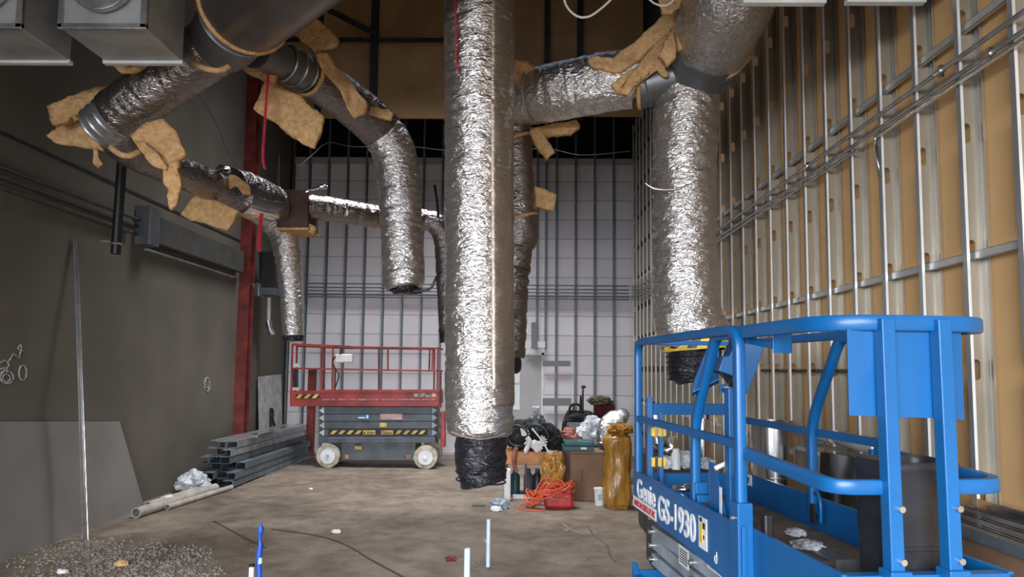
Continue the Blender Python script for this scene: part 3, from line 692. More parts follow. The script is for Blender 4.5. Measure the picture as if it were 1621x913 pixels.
MB().tube(curvepts([P(176, 234, 5.5), P(190, 244, 5.45), P(205, 247, 5.45), P(219, 241, 5.5)], .03), .024, 8).build('insulation_rim', 'fluff', t, True)
slab('torn_insulation', t, [(206, 215), (232, 196), (255, 186), (275, 205), (290, 235), (293, 246), (276, 256), (262, 266), (244, 250), (225, 238)], 5.35, .06, seed=17)
slab('torn_insulation', t, [(212, 222), (228, 220), (245, 244), (262, 262), (258, 268), (240, 262)], 5.28, .05, seed=18)
slab('torn_insulation', t, [(262, 254), (284, 256), (284, 275), (286, 290), (281, 305), (278, 325), (272, 334), (266, 315), (262, 296), (257, 290), (264, 282)], 5.35, .04, seed=19)
slab('torn_insulation', t, [(170, 100), (205, 104), (238, 104), (240, 118), (225, 112), (190, 114)], 5.2, .04, seed=20)
# H
t = thing('flexible_duct', 'dark narrow duct running from the left elbow to the brown box', 'duct', P(320, 300, 6.6))
ph = [(P(172, 196, 5.6), .14), (P(192, 224, 5.8), .15), (P(225, 246, 6.0), .15), (P(290, 274, 6.5), .148), (P(340, 296, 7.0), .15), (P(385, 314, 7.5), .165)]
foil('outer_jacket', 'foil_dark', t, ph, .05, .015, 80, 71, 22)
foil('torn_jacket', 'foil_dark', t, [(P(362, 296, 7.25), .2), (P(390, 305, 7.55), .215), (P(432, 322, 8.0), .2)], .07, .02, 70, 74, 8)
MB().tube([P(380, 314, 7.4), P(400, 321, 7.6), P(440, 330, 8.0)], [.165, .17, .165], 40).build('metal_sleeve', 'tin', t, True)
slab('torn_insulation', t, [(284, 338), (298, 322), (310, 306), (330, 312), (352, 322), (374, 332), (368, 346), (358, 363), (338, 358), (318, 350), (300, 346)], 6.9, .07, seed=21)
slab('torn_insulation', t, [(362, 276), (376, 278), (392, 290), (396, 306), (384, 308), (374, 294), (362, 300)], 7.0, .04, seed=22)
MB().tube(curvepts([P(380, 338, 7.3), P(395, 345, 7.3), P(412, 340, 7.3)], .03), .02, 8).build('insulation_rim', 'fluff', t, True)
blob('foil_tuft', 'tin', P(354, 268, 6.9), (.07, .05, .045), .5, 3, 3, t, 3)
# box N
t = thing('junction_box', 'square brown box where the dark narrow ducts meet', 'duct box', P(463, 362, 8.1))
MB().pbox(438.5, 300, 487, 360, 8.0, .42).build('box_body', 'brown', t, bevel=.006)
MB().pbox(437, 360, 488, 363.5, 7.98, .44).build('bottom_rim', 'fluff', t)
slab('torn_insulation', t, [(486, 352), (500, 358), (497, 372), (485, 364)], 8.05, .05, seed=23)
MB().bar(P(439.5, 246, 8.0), P(439.5, 300, 8.0), .03).build('hanger_strap', 'brown', t)
MB().tube(curvepts([P(484, 304, 8.0), P(492, 300, 8.0), P(500, 298, 7.95), P(514, 294, 7.9)], .03), .014, 6).build('tie_wire', 'tin', t, True)
blob('foil_tuft', 'tin', P(511, 296, 7.9), (.05, .03, .03), .5, 3, 5, t, 3)
t = thing('flexible_duct', 'crinkled foil duct hanging below the brown box at the left', 'duct', P(465, 540, 8.3))
foil('outer_jacket', 'foil', t, [(P(398, 325, 7.9), .14), (P(425, 345, 8.15), .155), (P(447, 368, 8.3), .165), (P(455, 400, 8.3), .158), (P(460, 450, 8.3), .135), (P(463, 500, 8.3), .125), (P(464, 534, 8.3), .118)], .09, .014, 76, 81, 20)
foil('hose_end', 'black_flex', t, [(P(464, 531, 8.3), .128), (P(464, 540, 8.3), .12)], .06, .01, 40, 6, 16)
t = thing('flexible_duct', 'dark foil duct running right from the brown box then down', 'duct', P(600, 345, 8.8))
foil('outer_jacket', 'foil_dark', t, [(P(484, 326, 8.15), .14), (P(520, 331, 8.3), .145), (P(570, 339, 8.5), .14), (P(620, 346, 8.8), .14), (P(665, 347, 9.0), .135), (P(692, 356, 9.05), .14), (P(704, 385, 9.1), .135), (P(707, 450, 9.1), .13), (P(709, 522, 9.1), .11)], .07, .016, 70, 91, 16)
foil('hose_end', 'black_flex', t, [(P(704, 520, 9.1), .08), (P(705, 542, 9.1), .07)], .1, .02, 30, 6, 10)
MB().tube(curvepts([P(688, 293, 8.9), P(692, 320, 8.9), P(694, 345, 8.9)], .05), .018, 6).build('hanger_strap', 'black', t, True)
# J
t = thing('flexible_duct', 'curved foil duct bending down between the brown box and centre duct', 'duct', P(640, 467, 6.9))
MB().tube([P(404, 78, 5.5), P(430, 90, 5.7), P(455, 102, 5.9)], [.15, .145, .145], 44).build('metal_elbow', 'galv_dark', t, True)
MB().cyl(P(450, 99, 5.85), P(496, 122, 6.15), .152, 44).build('metal_collar', 'galv_dark', t, True)
for f in (0, .35, .7): MB().ring(P(450, 99, 5.85).lerp(P(496, 122, 6.15), f), P(496, 122, 6.15)-P(450, 99, 5.85), .156, .012, 44, 6).build('collar_rib', 'galv', t, True)
MB().ring(P(488, 118, 6.1), P(496, 122, 6.15)-P(450, 99, 5.85), .178, .02, 44, 8).build('cut_edge', 'fluff', t, True)
foil('smooth_jacket', 'foil_dark', t, [(P(489, 118, 6.1), .175), (P(520, 138, 6.3), .19), (P(560, 168, 6.55), .2), (P(600, 202, 6.8), .21), (P(612, 216, 6.86), .195)], .03, .016, 90, 101, 7)
foil('outer_jacket', 'foil', t, [(P(596, 198, 6.78), .185), (P(610, 215, 6.85), .215), (P(626, 250, 6.9), .212), (P(632, 300, 6.9), .205), (P(636, 380, 6.9), .2), (P(640, 445, 6.9), .198), (P(641, 456, 6.9), .15)], .07, .013, 110, 103, 18)
b = blob('hose_end', 'black_flex', P(642, 459, 6.9), (.15, .15, .055), .3, 3, 4, t, 4)
MB().tube(curvepts([P(655, 460, 6.8), P(680, 458, 6.8), P(690, 440, 6.8), P(697, 430, 6.85)], .04), .012, 6).build('tie_wire', 'black', t, True)
slab('torn_insulation', t, [(402, 172), (414, 152), (422, 118), (432, 132), (470, 150), (513, 185), (508, 205), (496, 234), (478, 228), (440, 200)], 5.9, .06, seed=24)
slab('torn_insulation', t, [(366, 88), (392, 86), (410, 96), (440, 118), (432, 132), (404, 118), (384, 112)], 5.75, .05, seed=25)
slab('torn_insulation', t, [(462, 44), (486, 30), (505, 32), (534, 60), (530, 72), (498, 81), (478, 66)], 5.95, .06, seed=26)
slab('torn_insulation', t, [(498, 84), (520, 84), (532, 104), (552, 122), (566, 142), (580, 162), (578, 178), (562, 184), (550, 170), (540, 148), (522, 124), (506, 104)], 6.02, .05, (.3, 0), seed=27)
slab('torn_insulation', t, [(574, 164), (600, 172), (622, 178), (618, 190), (596, 186), (578, 180)], 6.45, .05, seed=28)
slab('loose_foil', t, [(560, 140), (580, 148), (604, 160), (622, 178), (628, 192), (612, 184), (590, 168), (572, 158)], 6.58, .02, m='foil_dark', seed=29)
# red strings
for pts, lb, d in (([(426, 105), (422, 150), (419, 200), (416, 250), (420, 268)], 'long red string hanging below the left grey duct elbow', 5.7), ([(414, 338), (412, 360), (410, 380), (410, 398)], 'short red strap hanging left of the brown box', 7.3)):
    tag(MB().tube(curvepts([P(x, y, d) for x, y in pts], .04), .011 if d < 6 else .022, 6).build('red_string', 'string', smooth=True), lb, 'string')
tag(MB().tube(curvepts([P(890, -20, 4.4), P(896, 8, 4.4), P(912, 25, 4.4), P(930, 27, 4.4), P(950, 15, 4.4), P(975, -8, 4.4)], .03), .0075, 8).build('loose_wire', 'wire', smooth=True), 'white wire drooping in a loop at the top right of the centre duct', 'wire')
tag(MB().tube(curvepts([P(1018, -12, 4.4), P(1035, 5, 4.4), P(1055, 9, 4.4), P(1072, -6, 4.4)], .03), .006, 8).build('loose_wire', 'wire', smooth=True), 'short white wire loop at the top near torn insulation', 'wire')
tag(MB().tube(curvepts([P(310, 145, 6.5), P(340, 190, 6.7), P(358, 235, 7), P(375, 265, 7.2)], .1), .004, 5).build('loose_wire', 'stud_dark', smooth=True), 'hair thin grey wire hanging between the two left ducts', 'wire')

# ------------------------------------------------------------ air boxes at the top
def air_box(x0, x1, y0, y1, z0, z1, label, collar=True):
    t = thing('plenum_box', label, 'duct box', ((x0+x1)/2, (y0+y1)/2, z0), 'square metal air boxes under the ceiling')
    MB().box((x0, y0, z0), (x1, y1, z1)).build('box_body', 'box_metal', t, bevel=.01)
    MB().box((x0-.012, y0-.015, z0-.006), (x1+.012, y0+.015, z0+.03)).box((x0-.012, y0-.015, z0), (x0+.02, y0+.015, z1)).box((x1-.03, y0-.015, z0), (x1+.012, y0+.015, z1)).build('front_flange', 'galv', t, bevel=.004)
    MB().box((x0-.01, y1-.03, z0-.02), (x1+.01, y1+.02, z0+.01)).build('rear_flange', 'white_p', t, bevel=.006)
    if collar:
        cx = (x0+x1)/2
        MB().pipe((cx, y0-.12, z0+.30), (cx, y0+.002, z0+.28), .19, .18, 48).build('round_collar', 'galv', t, True)
        MB().ring((cx, y0-.06, z0+.30), (0, 1, 0), .202, .008, 48, 6).build('collar_rib', 'galv', t, True)
    return t
q0, q1 = P(95, 45, 4.4), P(230, 43, 4.4)
air_box(q0.x, q1.x, 4.4, 4.91, q0.z, q0.z+.56, 'square grey metal box with a round collar, upper left')
q2 = P(33, 43, 4.4)
air_box(q2.x-.53, q2.x, 4.4, 4.91, q0.z, q0.z+.56, 'square grey metal box cut off by the top left corner')
q0, q1 = P(1177, 8, 3.85), P(1303, 8, 3.85)
air_box(q0.x, q1.x, 3.3, 3.85, q0.z+.02, q0.z+.65, 'metal box edge at the top, left one above the right wall', False)
q0, q1 = P(1341, 7, 3.85), P(1475, 7, 3.85)
air_box(q0.x, min(q1.x, XS-.04), 3.3, 3.85, q0.z+.02, q0.z+.65, 'metal box edge at the top, nearer to the right wall studs', False)
#LIFTS

# ------------------------------------------------------------ blue scissor lift
U = V3((.116, -.993, 0)).normalized(); Vv = V3((.993, .116, 0)).normalized(); L0 = V3((.75, 4.9, 0))
def L(u, v, z): return L0+U*u+Vv*v+V3((0, 0, z))
def lbox(b, u0, u1, v0, v1, z0, z1):
    return b.hexa([L(u0, v0, z0), L(u1, v0, z0), L(u1, v1, z0), L(u0, v1, z0), L(u0, v0, z1), L(u1, v0, z1), L(u1, v1, z1), L(u0, v1, z1)])
T = .045; W = .74; UM, UE = 1.72, 2.42; ZR, ZM, ZT, ZD, ZB = 1.968, 1.455, 1.105, .94, .87
lift = thing('scissor_lift', 'blue scissor lift with railed platform and white lettering beside the stud wall', 'scissor lift', L(.9, .37, 0))
# platform deck and toe boards
b = MB(); lbox(b, 0, UM, .02, W-.02, ZB, ZD-.004); b.build('deck_frame', 'blue', lift)
b = MB(); lbox(b, .02, UM+.0, .03, W-.03, ZD-.004, ZD); lbox(b, UM, UE-.02, .06, W-.06, ZD+.004, ZD+.012); b.build('deck_floor', 'deck', lift)
for v0 in (0, W-.02):
    b = MB(); b.prism([L(-.02, v0, ZB-.0), L(1.1, v0, ZB-.02), L(UM+.02, v0, ZB-.05), L(UM+.02, v0, ZT+.005), L(-.02, v0, ZT)], Vv*.02)
    b.build('toe_board', 'blue', lift, bevel=.003)
b = MB(); lbox(b, -.02, 0, .02, W-.02, ZB, ZT-.02); b.build('toe_board', 'blue', lift, bevel=.003)
# extension toe boards
for v0, v1 in ((.055, .075), (W-.075, W-.055)):
    b = MB(); lbox(b, UM-.12, UE, v0, v1, ZB+.02, ZT-.01); b.build('extension_toe_board', 'blue', lift, bevel=.003)
b = MB(); lbox(b, UE-.02, UE, .055, W-.055, ZB, ZT-.02); lbox(b, UE-.05, UE, .055, W-.055, ZT-.025, ZT-.015); b.build('extension_toe_board', 'blue', lift, bevel=.003)
b = MB(); lbox(b, UM, UE, .07, W-.07, ZB-.02, ZD+.002); b.build('extension_frame', 'blue', lift)
# main rails, left and right
for v in (.0, W):
    vv = v+(.022 if v == 0 else -.022)
    pts = fillet([L(.03, vv, ZB+.02), L(.03, vv, ZR), L(UM-.04, vv, ZR), L(UM-.04, vv, ZB)], .10)
    MB().sweep(pts, T, T, Vv).build('top_rail', 'blue', lift, True)
    MB().bar(L(.05, vv, ZM), L(UM-.06, vv, ZM), .036, .04).build('mid_rail', 'blue', lift)
    b = MB(); lbox(b, UM-.085, UM+.005, vv-.035, vv+.035, ZB-.05, ZT+.10); b.build('post_socket', 'blue', lift, bevel=.004)
    for zz in (ZT+.03, ZB+.0): 
        MB().cyl(L(UM-.04, vv-.05, zz), L(UM-.04, vv+.05, zz), .011, 10).build('bolt', 'galv', lift, True)
# rear gate and posts
MB().bar(L(.03, .10, ZB+.1), L(.03, .10, 1.60), .04).build('rear_post', 'blue', lift)
MB().bar(L(.035, .12, 1.52), L(.035, W-.05, 1.52), .03, .075).build('gate_bar', 'blue', lift)
MB().bar(L(.05, .17, ZB+.1), L(.05, .17, 1.50), .03, .045).build('gate_post', 'blue', lift)
MB().bar(L(.03, W-.06, ZB+.1), L(.03, W-.06, ZR-.02), .045).build('rear_post', 'blue', lift)
MB().bar(L(.03, .05, ZR), L(.03, W-.05, ZR), .03).build('rear_chain_bar', 'blue', lift)
for zz in (1.37, 1.17):
    b = MB(); lbox(b, .05, .08, .10, .20, zz-.03, zz+.03); q = b.build('gate_hinge', 'yellow', lift, bevel=.004)
    b = MB(); lbox(b, .075, .085, .12, .14, zz-.04, zz+.04); lbox(b, .075, .085, .165, .175, zz-.035, zz+.035); b.build('hinge_pin', 'tin', q)
# extension rails: one looped rail round the near end, top and middle
def ext_loop(z, u0, tw, th, vo=.03, r=.20, drop=0):
    pts = [L(u0, vo, z+drop), L(UE-.02, vo, z), L(UE-.02, W-vo, z), L(u0, W-vo, z+drop)]
    f = [pts[0]]+fillet(pts, r, 9)[1:]
    return MB().sweep(f, tw, th, (0, 0, 1))
ext_loop(ZR-.012, 1.38, .045, .055, .045, .22).build('extension_top_rail', 'blue', lift, True)
for vo, sg in ((.045, 1), (W-.045, -1)):
    pts = [L(1.64, vo, ZM-.035), L(UE-.02, vo, ZM-.07), L(UE-.02, vo+sg*(.18 if vo < .3 else .25), ZM-.07)]
    MB().sweep(fillet(pts, .20, 9), .04, .05, (0, 0, 1)).build('extension_mid_rail', 'blue', lift, True)
    MB().sweep(fillet([L(1.05, vo, ZT-.08), L(1.05, vo, ZM+.05), L(1.36, vo, ZR-.01), L(1.50, vo, ZR-.01)], .14), .045, .045, Vv).build('extension_back_post', 'blue', lift, True)
MB().bar(L(1.62, W-.05, ZM-.03), L(1.62, W-.05, ZD), .04).build('extension_side_post', 'blue', lift)
# end posts with sockets and bolts
for v in (.235, .445):
    MB().bar(L(UE+.015, v, ZB), L(UE+.0, v, ZR), .052, .05, Vv).build('end_post', 'blue', lift, bevel=.005)
    b = MB(); lbox(b, UE-.02, UE+.055, v-.038, v+.038, ZB-.05, ZT+.01); q = b.build('post_socket', 'blue', lift, bevel=.004)
    for zz in (1.32, 1.145): MB().cyl(L(UE+.03, v+.012, zz), L(UE+.052, v+.012, zz), .011, 12).build('bolt', 'galv', lift, True)
    MB().cyl(L(UE+.05, v-.02, ZT-.03), L(UE+.075, v-.02, ZT-.03), .014, 8).cyl(L(UE+.07, v-.02, ZT-.03), L(UE+.085, v-.02, ZT-.03), .007, 8).build('socket_bolt', 'tin', q, True)
b = MB(); b.prism([L(UE-.035, .115, ZR-.03), L(UE-.03, .26, ZR-.03), L(UE-.03, .50, ZR-.03), L(UE-.045, .555, ZR-.03), L(UE-.045, .555, 1.615), L(UE-.03, .50, 1.62), L(UE-.03, .26, 1.625), L(UE-.035, .115, 1.63)], U*.004)
b.build('end_plate', 'blue', lift)
# bracket on left top rail
b = MB(); lbox(b, 1.90, 1.905, .075, .16, ZR-.11, ZR+.0); lbox(b, 1.87, 1.905, .155, .16, ZR-.11, ZR-.01); q = b.build('bracket_plate', 'blue', lift, bevel=.002)
MB().bar(L(1.45, .06, ZR-.02), L(1.9, .1, ZR-.08), .03).build('bracket_arm', 'blue', lift)
# control box
def lp(x, y, u_or_d): return P(x, y, u_or_d)
d0 = 3.72
b = MB(); b.prism([lp(1167, 536, d0), lp(1210, 549, d0), lp(1200, 581, d0), lp(1183, 623, d0), lp(1166, 618, d0), lp(1175, 601, d0), lp(1160, 595, d0), lp(1138, 587, d0), lp(1145, 564, d0), lp(1155, 563, d0)], (-.01, .10, 0))
q = b.build('control_box', 'blue', lift, bevel=.004)
b = MB(); b.prism([lp(1164, 597, d0-.03), lp(1172, 600, d0-.03), lp(1172, 614, d0-.03), lp(1163, 620, d0-.03), lp(1140, 622, d0-.03), lp(1140, 612, d0-.03)], (0, .02, 0)); b.build('lower_tray', 'blue', q)
b = MB(); b.prism([lp(1121, 548, d0+.12), lp(1138, 550, d0+.12), lp(1138, 606, d0+.12), lp(1095, 627, d0+.12), lp(1101, 598, d0+.12)], (0, .01, 0))
b.prism([lp(1095, 627, d0+.10), lp(1138, 606, d0+.10), lp(1138, 601, d0+.0), lp(1097, 621, d0+.0)], (0, 0, .006)); b.build('box_side_plate', 'blue', q)
for k in range(7):
    a = random.uniform(0, 1)
    MB().tube(curvepts([lp(1140+k*3, 590+k, d0-.05), lp(1150+6*a, 600+8*a, d0-.09), lp(1162-4*a, 604+k, d0-.06), lp(1143+k, 618, d0-.04)], .02), .008, 7).build('control_cable', 'black', q, True)
b = MB(); b.prism([lp(1148, 612, d0-.1), lp(1162, 614, d0-.1), lp(1164, 622, d0-.1), lp(1150, 622, d0-.1)], (0, .03, 0)); b.build('control_label', 'white_p', q)
# inner mast, corrugated cable
b = MB(); lbox(b, 1.42, 1.48, .055, .115, ZD, 1.70); b.build('inner_post', 'blue', lift, bevel=.004)
cc = curvepts([L(1.54, .085, 1.30), L(1.545, .088, 1.2), L(1.54, .09, 1.1), L(1.55, .09, 1.04), L(1.60, .11, .975)], .012)
MB().tube(cc, [.026+(.004 if i % 2 else -.003) for i in range(len(cc))], 14).build('corrugated_conduit', 'black', lift, True)
b = MB(); lbox(b, UM+.01, UM+.055, .085, .13, ZB-.02, ZT+.06); b.build('cable_hose', 'black', lift, bevel=.01)
# gusset, tape rolls on the toe edge
b = MB(); b.prism([L(1.26, .04, ZT-.02), L(1.50, .04, ZT-.16), L(1.52, .04, ZT-.1), L(1.32, .04, ZM-.13), L(1.26, .04, ZM-.13)], Vv*.006); q = b.build('gusset', 'blue', lift)
MB().bar(L(1.25, .06, ZT-.05), L(1.25, .06, ZM-.12), .03).build('gusset_edge', 'galv', q)
b = MB(); lbox(b, 1.40, 1.43, .034, .036, ZT-.01, ZT+.12); b.build('white_label', 'white_p', q)
MB().cyl(L(1.36, .03, ZT+.20), L(1.36, .12, ZT+.24), .012, 10).build('release_lever', 'white_p', lift, True)
b = MB(); lbox(b, 1.0, 1.12, .03, .10, ZT-.01, ZT+.03); lbox(b, 1.03, 1.09, .03, .10, ZT+.03, ZT+.09); b.build('post_foot', 'blue', lift, bevel=.004)
# latch hook on the right toe board
MB().tube(curvepts([L(1.1, W-.06, ZT+.03), L(1.16, W-.08, ZT+.05), L(1.2, W-.085, ZT+.0), L(1.2, W-.085, ZT-.1)], .02), .009, 8).build('latch_hook', 'blue', lift, True)
b = MB(); lbox(b, 1.1, 1.13, W-.09, W-.075, ZT-.12, ZT-.02); b.build('latch_slot', 'black', lift)
b = MB(); lbox(b, .12, .24, W-.026, W-.022, ZT-.07, ZT+.0); q = b.build('round_label', 'white_p', lift)
MB().prism([L(.15, W-.03, ZT-.05), L(.20, W-.03, ZT-.055), L(.21, W-.03, ZT-.02), L(.17, W-.03, ZT-.01)], Vv*.003).build('label_mark', 'blue', q)
# lettering, proud of the left toe board
def lside(u, z): return L(u, -.002, z)

text('Genie', 'lettering', 'white_p', lift, lside(.08, .95), U, (0, 0, 1), .17, .003, .0025, .40)

text('GS-1930', 'lettering', 'white_p', lift, lside(.54, .905), U, (0, 0, 1), .195, .003, .0025, .63)
b = MB(); lbox(b, -.01, .50, -.004, -.001, ZB+.002, ZB+.072); q = b.build('banner', 'white_p', lift)
text('AMERICAN SCISSOR LIFT INC', 'banner_text', 'redink', q, L(.02, -.005, ZB+.018), U, (0, 0, 1), .05, .0015, .001, .46)
b = MB(); lbox(b, 1.22, 1.33, -.004, -.001, .90, 1.055); q = b.build('label', 'white_p', lift)
b = MB(); lbox(b, 1.235, 1.275, -.006, -.003, .93, 1.02); b.build('label_patch', 'yellow', q)
b = MB(); lbox(b, 1.28, 1.31, -.006, -.003, 1.0, 1.03); lbox(b, 1.24, 1.27, -.006, -.003, 1.03, 1.05); lbox(b, 1.285, 1.30, -.006, -.003, .95, .97); b.build('label_mark', 'ink', q)
text('d', 'paint_mark', 'white_p', lift, L(1.42, -.002, .875), U, (0, 0, 1), .08, 0, .001)
# scissor stack
for k in range(4):
    z0 = .50+k*.09
    for v0 in (.10, .60):
        b = MB(); b.prism([L(.06, v0, z0+(.02 if k % 2 else 0)), L(1.65, v0, z0+(0 if k % 2 else .03)), L(1.65, v0, z0+.075+(0 if k % 2 else .03)), L(.06, v0, z0+.075+(.02 if k % 2 else 0))], Vv*.05)
        q = b.build('scissor_arm', 'grey_light', lift, bevel=.004)
        for u in (.10, .86, 1.6): MB().cyl(L(u, v0-.03, z0+.045), L(u, v0+.0, z0+.045), .016, 12).build('pivot_pin', 'tin', q, True)
b = MB(); lbox(b, .12, 1.6, .15, .60, .48, .84); b.build('arm_core', 'black', lift)
b = MB(); lbox(b, .62, .78, .096, .099, .66, .77); q = b.build('warning_label', 'white_p', lift); 
b = MB()
for i in range(6): lbox(b, .635, .765, .0945, .097, .675+i*.014, .681+i*.014)
b.build('label_text_lines', 'ink', q)
b = MB(); lbox(b, 1.08, 1.5, .092, .097, .76, .84); q = b.build('warning_label', 'white_p', lift)
MB().ring(L(1.15, .091, .80), Vv, .024, .005, 20, 6).build('label_ring', mat('violet_ink', (.15, .02, .3), .6), q)
b = MB(); b.prism([L(-.06, 0, .16), L(1.86, 0, .16), L(1.86, 0, .42), L(-.0, 0, .42), L(-.06, 0, .49)], Vv*.04)
b.prism([L(-.06, W-.04, .16), L(1.86, W-.04, .16), L(1.86, W-.04, .42), L(-.0, W-.04, .42), L(-.06, W-.04, .49)], Vv*.04)
lbox(b, -.06, 1.86, .04, W-.04, .16, .20); lbox(b, -.06, -.03, .04, W-.04, .2, .44); lbox(b, 1.83, 1.86, .04, W-.04, .2, .42); b.build('chassis', 'blue', lift, bevel=.005)
for u in (.16, 1.60):
    for v0, v1 in ((-.03, .07), (W-.07, W+.03)):
        MB().cyl(L(u, v0, .155), L(u, v1, .155), .155, 36).build('wheel', 'black_gloss', lift, True)
# things on and in the lift
t = thing('black_bin', 'tall black plastic bin standing at the near end of the blue lift platform', 'bin', L(2.2, .36, ZD+.013))
pr = []
uc, vc, hu, hv, rc = 2.19, .455, .12, .15, .05
for cx, cy, a0 in ((1, 1, 0), (-1, 1, 90), (-1, -1, 180), (1, -1, 270)):
    for j in range(6):
        a = R(a0+90*j/5); pr.append((uc+cx*(hu-rc)+rc*math.cos(a), vc+cy*(hv-rc)+rc*math.sin(a)))
b = MB(); n = len(pr); lev = [(ZD+.013, .93), (1.06, .97), (1.138, .98), (1.14, .955), (1.155, .955), (1.157, .98), (1.30, 1.0), (1.415, 1.0), (1.425, 1.025), (1.45, 1.02), (1.455, .97), (1.44, .92), (1.1, .9)]
vs = [L(uc+(u-uc)*k, vc+(v-vc)*k, z) for z, k in lev for u, v in pr]
b.add(vs, [(i*n+j, i*n+(j+1) % n, (i+1)*n+(j+1) % n, (i+1)*n+j) for i in range(len(lev)-1) for j in range(n)]+[tuple(range(n))[::-1], tuple((len(lev)-1)*n+j for j in range(n))])
b.build('bin_body', 'black_gloss', t, True)
MB().tube([L(2.285, .325, 1.06), L(2.285, .325, 1.43)], .028, 16).build('corner_tube', 'black_gloss', t, True)
blob('cloth_bundle', 'pink', L(2.33, .26, ZD+.055), (.15, .055, .05), .4, 3, 7)
tag(bpy.data.objects['cloth_bundle'], 'dusty pinkish cloth bundle at the foot of the black bin on the lift', 'cloth')
b = MB(); lbox(b, 1.95, 2.0, .30, .42, ZD+.014, ZD+.018); lbox(b, 1.95, 1.954, .30, .42, ZD+.018, ZD+.08)
tag(b.build('angle_bracket', 'galv_dark'), 'dark angle bracket lying on the lift deck, farther one', 'bracket', 'brackets on the lift deck')
b = MB(); b.hexa([L(2.0, .44, ZD+.013), L(2.06, .44, ZD+.013), L(2.06, .52, ZD+.013), L(2.0, .52, ZD+.013), L(2.0, .44, ZD+.017), L(2.06, .44, ZD+.017), L(2.06, .52, ZD+.017), L(2.0, .52, ZD+.017)])
b.hexa([L(2.06, .44, ZD+.013), L(2.064, .44, ZD+.013), L(2.064, .52, ZD+.013), L(2.06, .52, ZD+.013), L(1.97, .44, ZD+.12), L(1.974, .44, ZD+.12), L(1.974, .52, ZD+.12), L(1.97, .52, ZD+.12)])
q = b.build('angle_bracket', 'grey_light'); tag(q, 'upright bluish angle bracket with holes standing on the lift deck', 'bracket', 'brackets on the lift deck')
for f in (.35, .75): MB().cyl(L(2.064-.09*f-.0, .48, ZD+.013+.107*f), L(2.068-.09*f+.004, .48, ZD+.013+.107*f), .010, 10).build('bolt_hole', 'black', q)
b = MB(); lbox(b, 1.5, 1.95, .42, .52, ZD+.001, ZD+.008); tag(b.build('flat_plate', 'galv_dark', bevel=.002), 'flat dark metal strip lying on the lift deck', 'metal plate')
for i, (u, v) in enumerate(((.82, .06), (.9, .10))):
    tag(MB().ring(L(u, v, ZT+.018+i*.02), (0, 0, 1), .05, .014, 28, 8).build('tape_roll', 'tin', smooth=True), ('clear tape roll on the left edge of the lift', 'second tape roll resting on the first one on the lift edge')[i], 'tape roll', 'tape rolls on the lift')
for i, (u, v, s_) in enumerate(((1.45, .45, .07), (1.9, .2, .09), (1.75, .17, .06), (1.2, .52, .05))):
    o = blob('crumpled_film', 'clear', L(u, v, ZD+.018), (s_, s_, .018), .5, 4, i)
    tag(o, 'clear crumpled film on the lift deck, '+('by the far middle', 'nearest the near left edge', 'beside the black hose', 'by the right toe board')[i], 'plastic film', 'plastic scraps on the lift deck')
tag(MB().bar(L(1.75, .50, ZD+.13), L(2.1, .60, ZD+.10), .05, .006).build('blue_lath', 'grey_light'), 'short pale blue strip lying against the right side of the black bin', 'strip') if 0 else None

# ------------------------------------------------------------ red scissor lift
D = 12.8
rp = P(597, 738, D)
t = thing('scissor_lift', 'red and grey scissor lift parked in front of the white back wall', 'scissor lift', (rp.x, D+.4, 0))
rl = t
zf = rp.z
MB().pbox(505, 643, 690, 691, D+.08, .62).build('arm_block', 'grey_lift', t)
for k in range(4):
    y0 = 644+k*11.8
    q = MB().pbox(513, y0, 684, y0+10.6, D+.02, .05).build('scissor_arm', 'grey_lift', t, bevel=.005)
    for xx, sx in ((513, -1), (684, 1)):
        b = MB(); b.prism([P(xx, y0, D+.0), P(xx+sx*8, y0+5.5, D), P(xx, y0+10.6, D)], (0, .06, 0)); b.build('arm_end', 'galv' if sx < 0 else 'grey_light', t)
q = MB().pbox(504, 691, 689, 701, D-.01, .8).build('chassis_top', 'grey_lift', t, bevel=.006)
MB().pbox(520, 692, 640, 694, D-.014, .003).build('scuff_stripe', mat('violet_scuff', (.16, .12, .22), .6), q)
MB().pbox(540, 700, 658, 729, D+.03, .74).build('chassis_box', 'grey_lift', t, bevel=.01)
for x in (549, 646): MB().pbox(x-3, 720, x+3, 726, D+.02, .02).build('rust_patch', 'orange', t)
MB().pbox(563, 700, 571, 706, D+.01, .02).build('lock_slot', 'black', t); MB().pbox(562, 706, 572, 711, D+.01, .02).build('tag_plate', 'hazard', t)
for cx in (520, 674):
    c = P(cx, 718.5, D); rr = .208
    for yo in (-.04, .68):
        c1 = V3((c.x, D+yo, rr)); c2 = V3((c.x, D+yo+.14, rr))
        w_ = MB().tube([c1+V3((0, .012, 0)), c1, c1+V3((0, .002, 0)), c2], [rr-.03, rr-.012, rr, rr], 40).build('wheel', 'wheel', t, True)
        if yo < 0:
            MB().cyl(c1-V3((0, .01, 0)), c1+V3((0, .012, 0)), rr*.66, 36).build('wheel_disc', 'white_p', w_, True)
            MB().ring(c1-V3((0, .008, 0)), (0, 1, 0), rr*.66, .007, 36, 6).build('rim_lip', 'wheel', w_, True)
            MB().cyl(c1-V3((0, .025, 0)), c1, .035, 6 if cx < 600 else 5).build('hub', 'galv', w_)
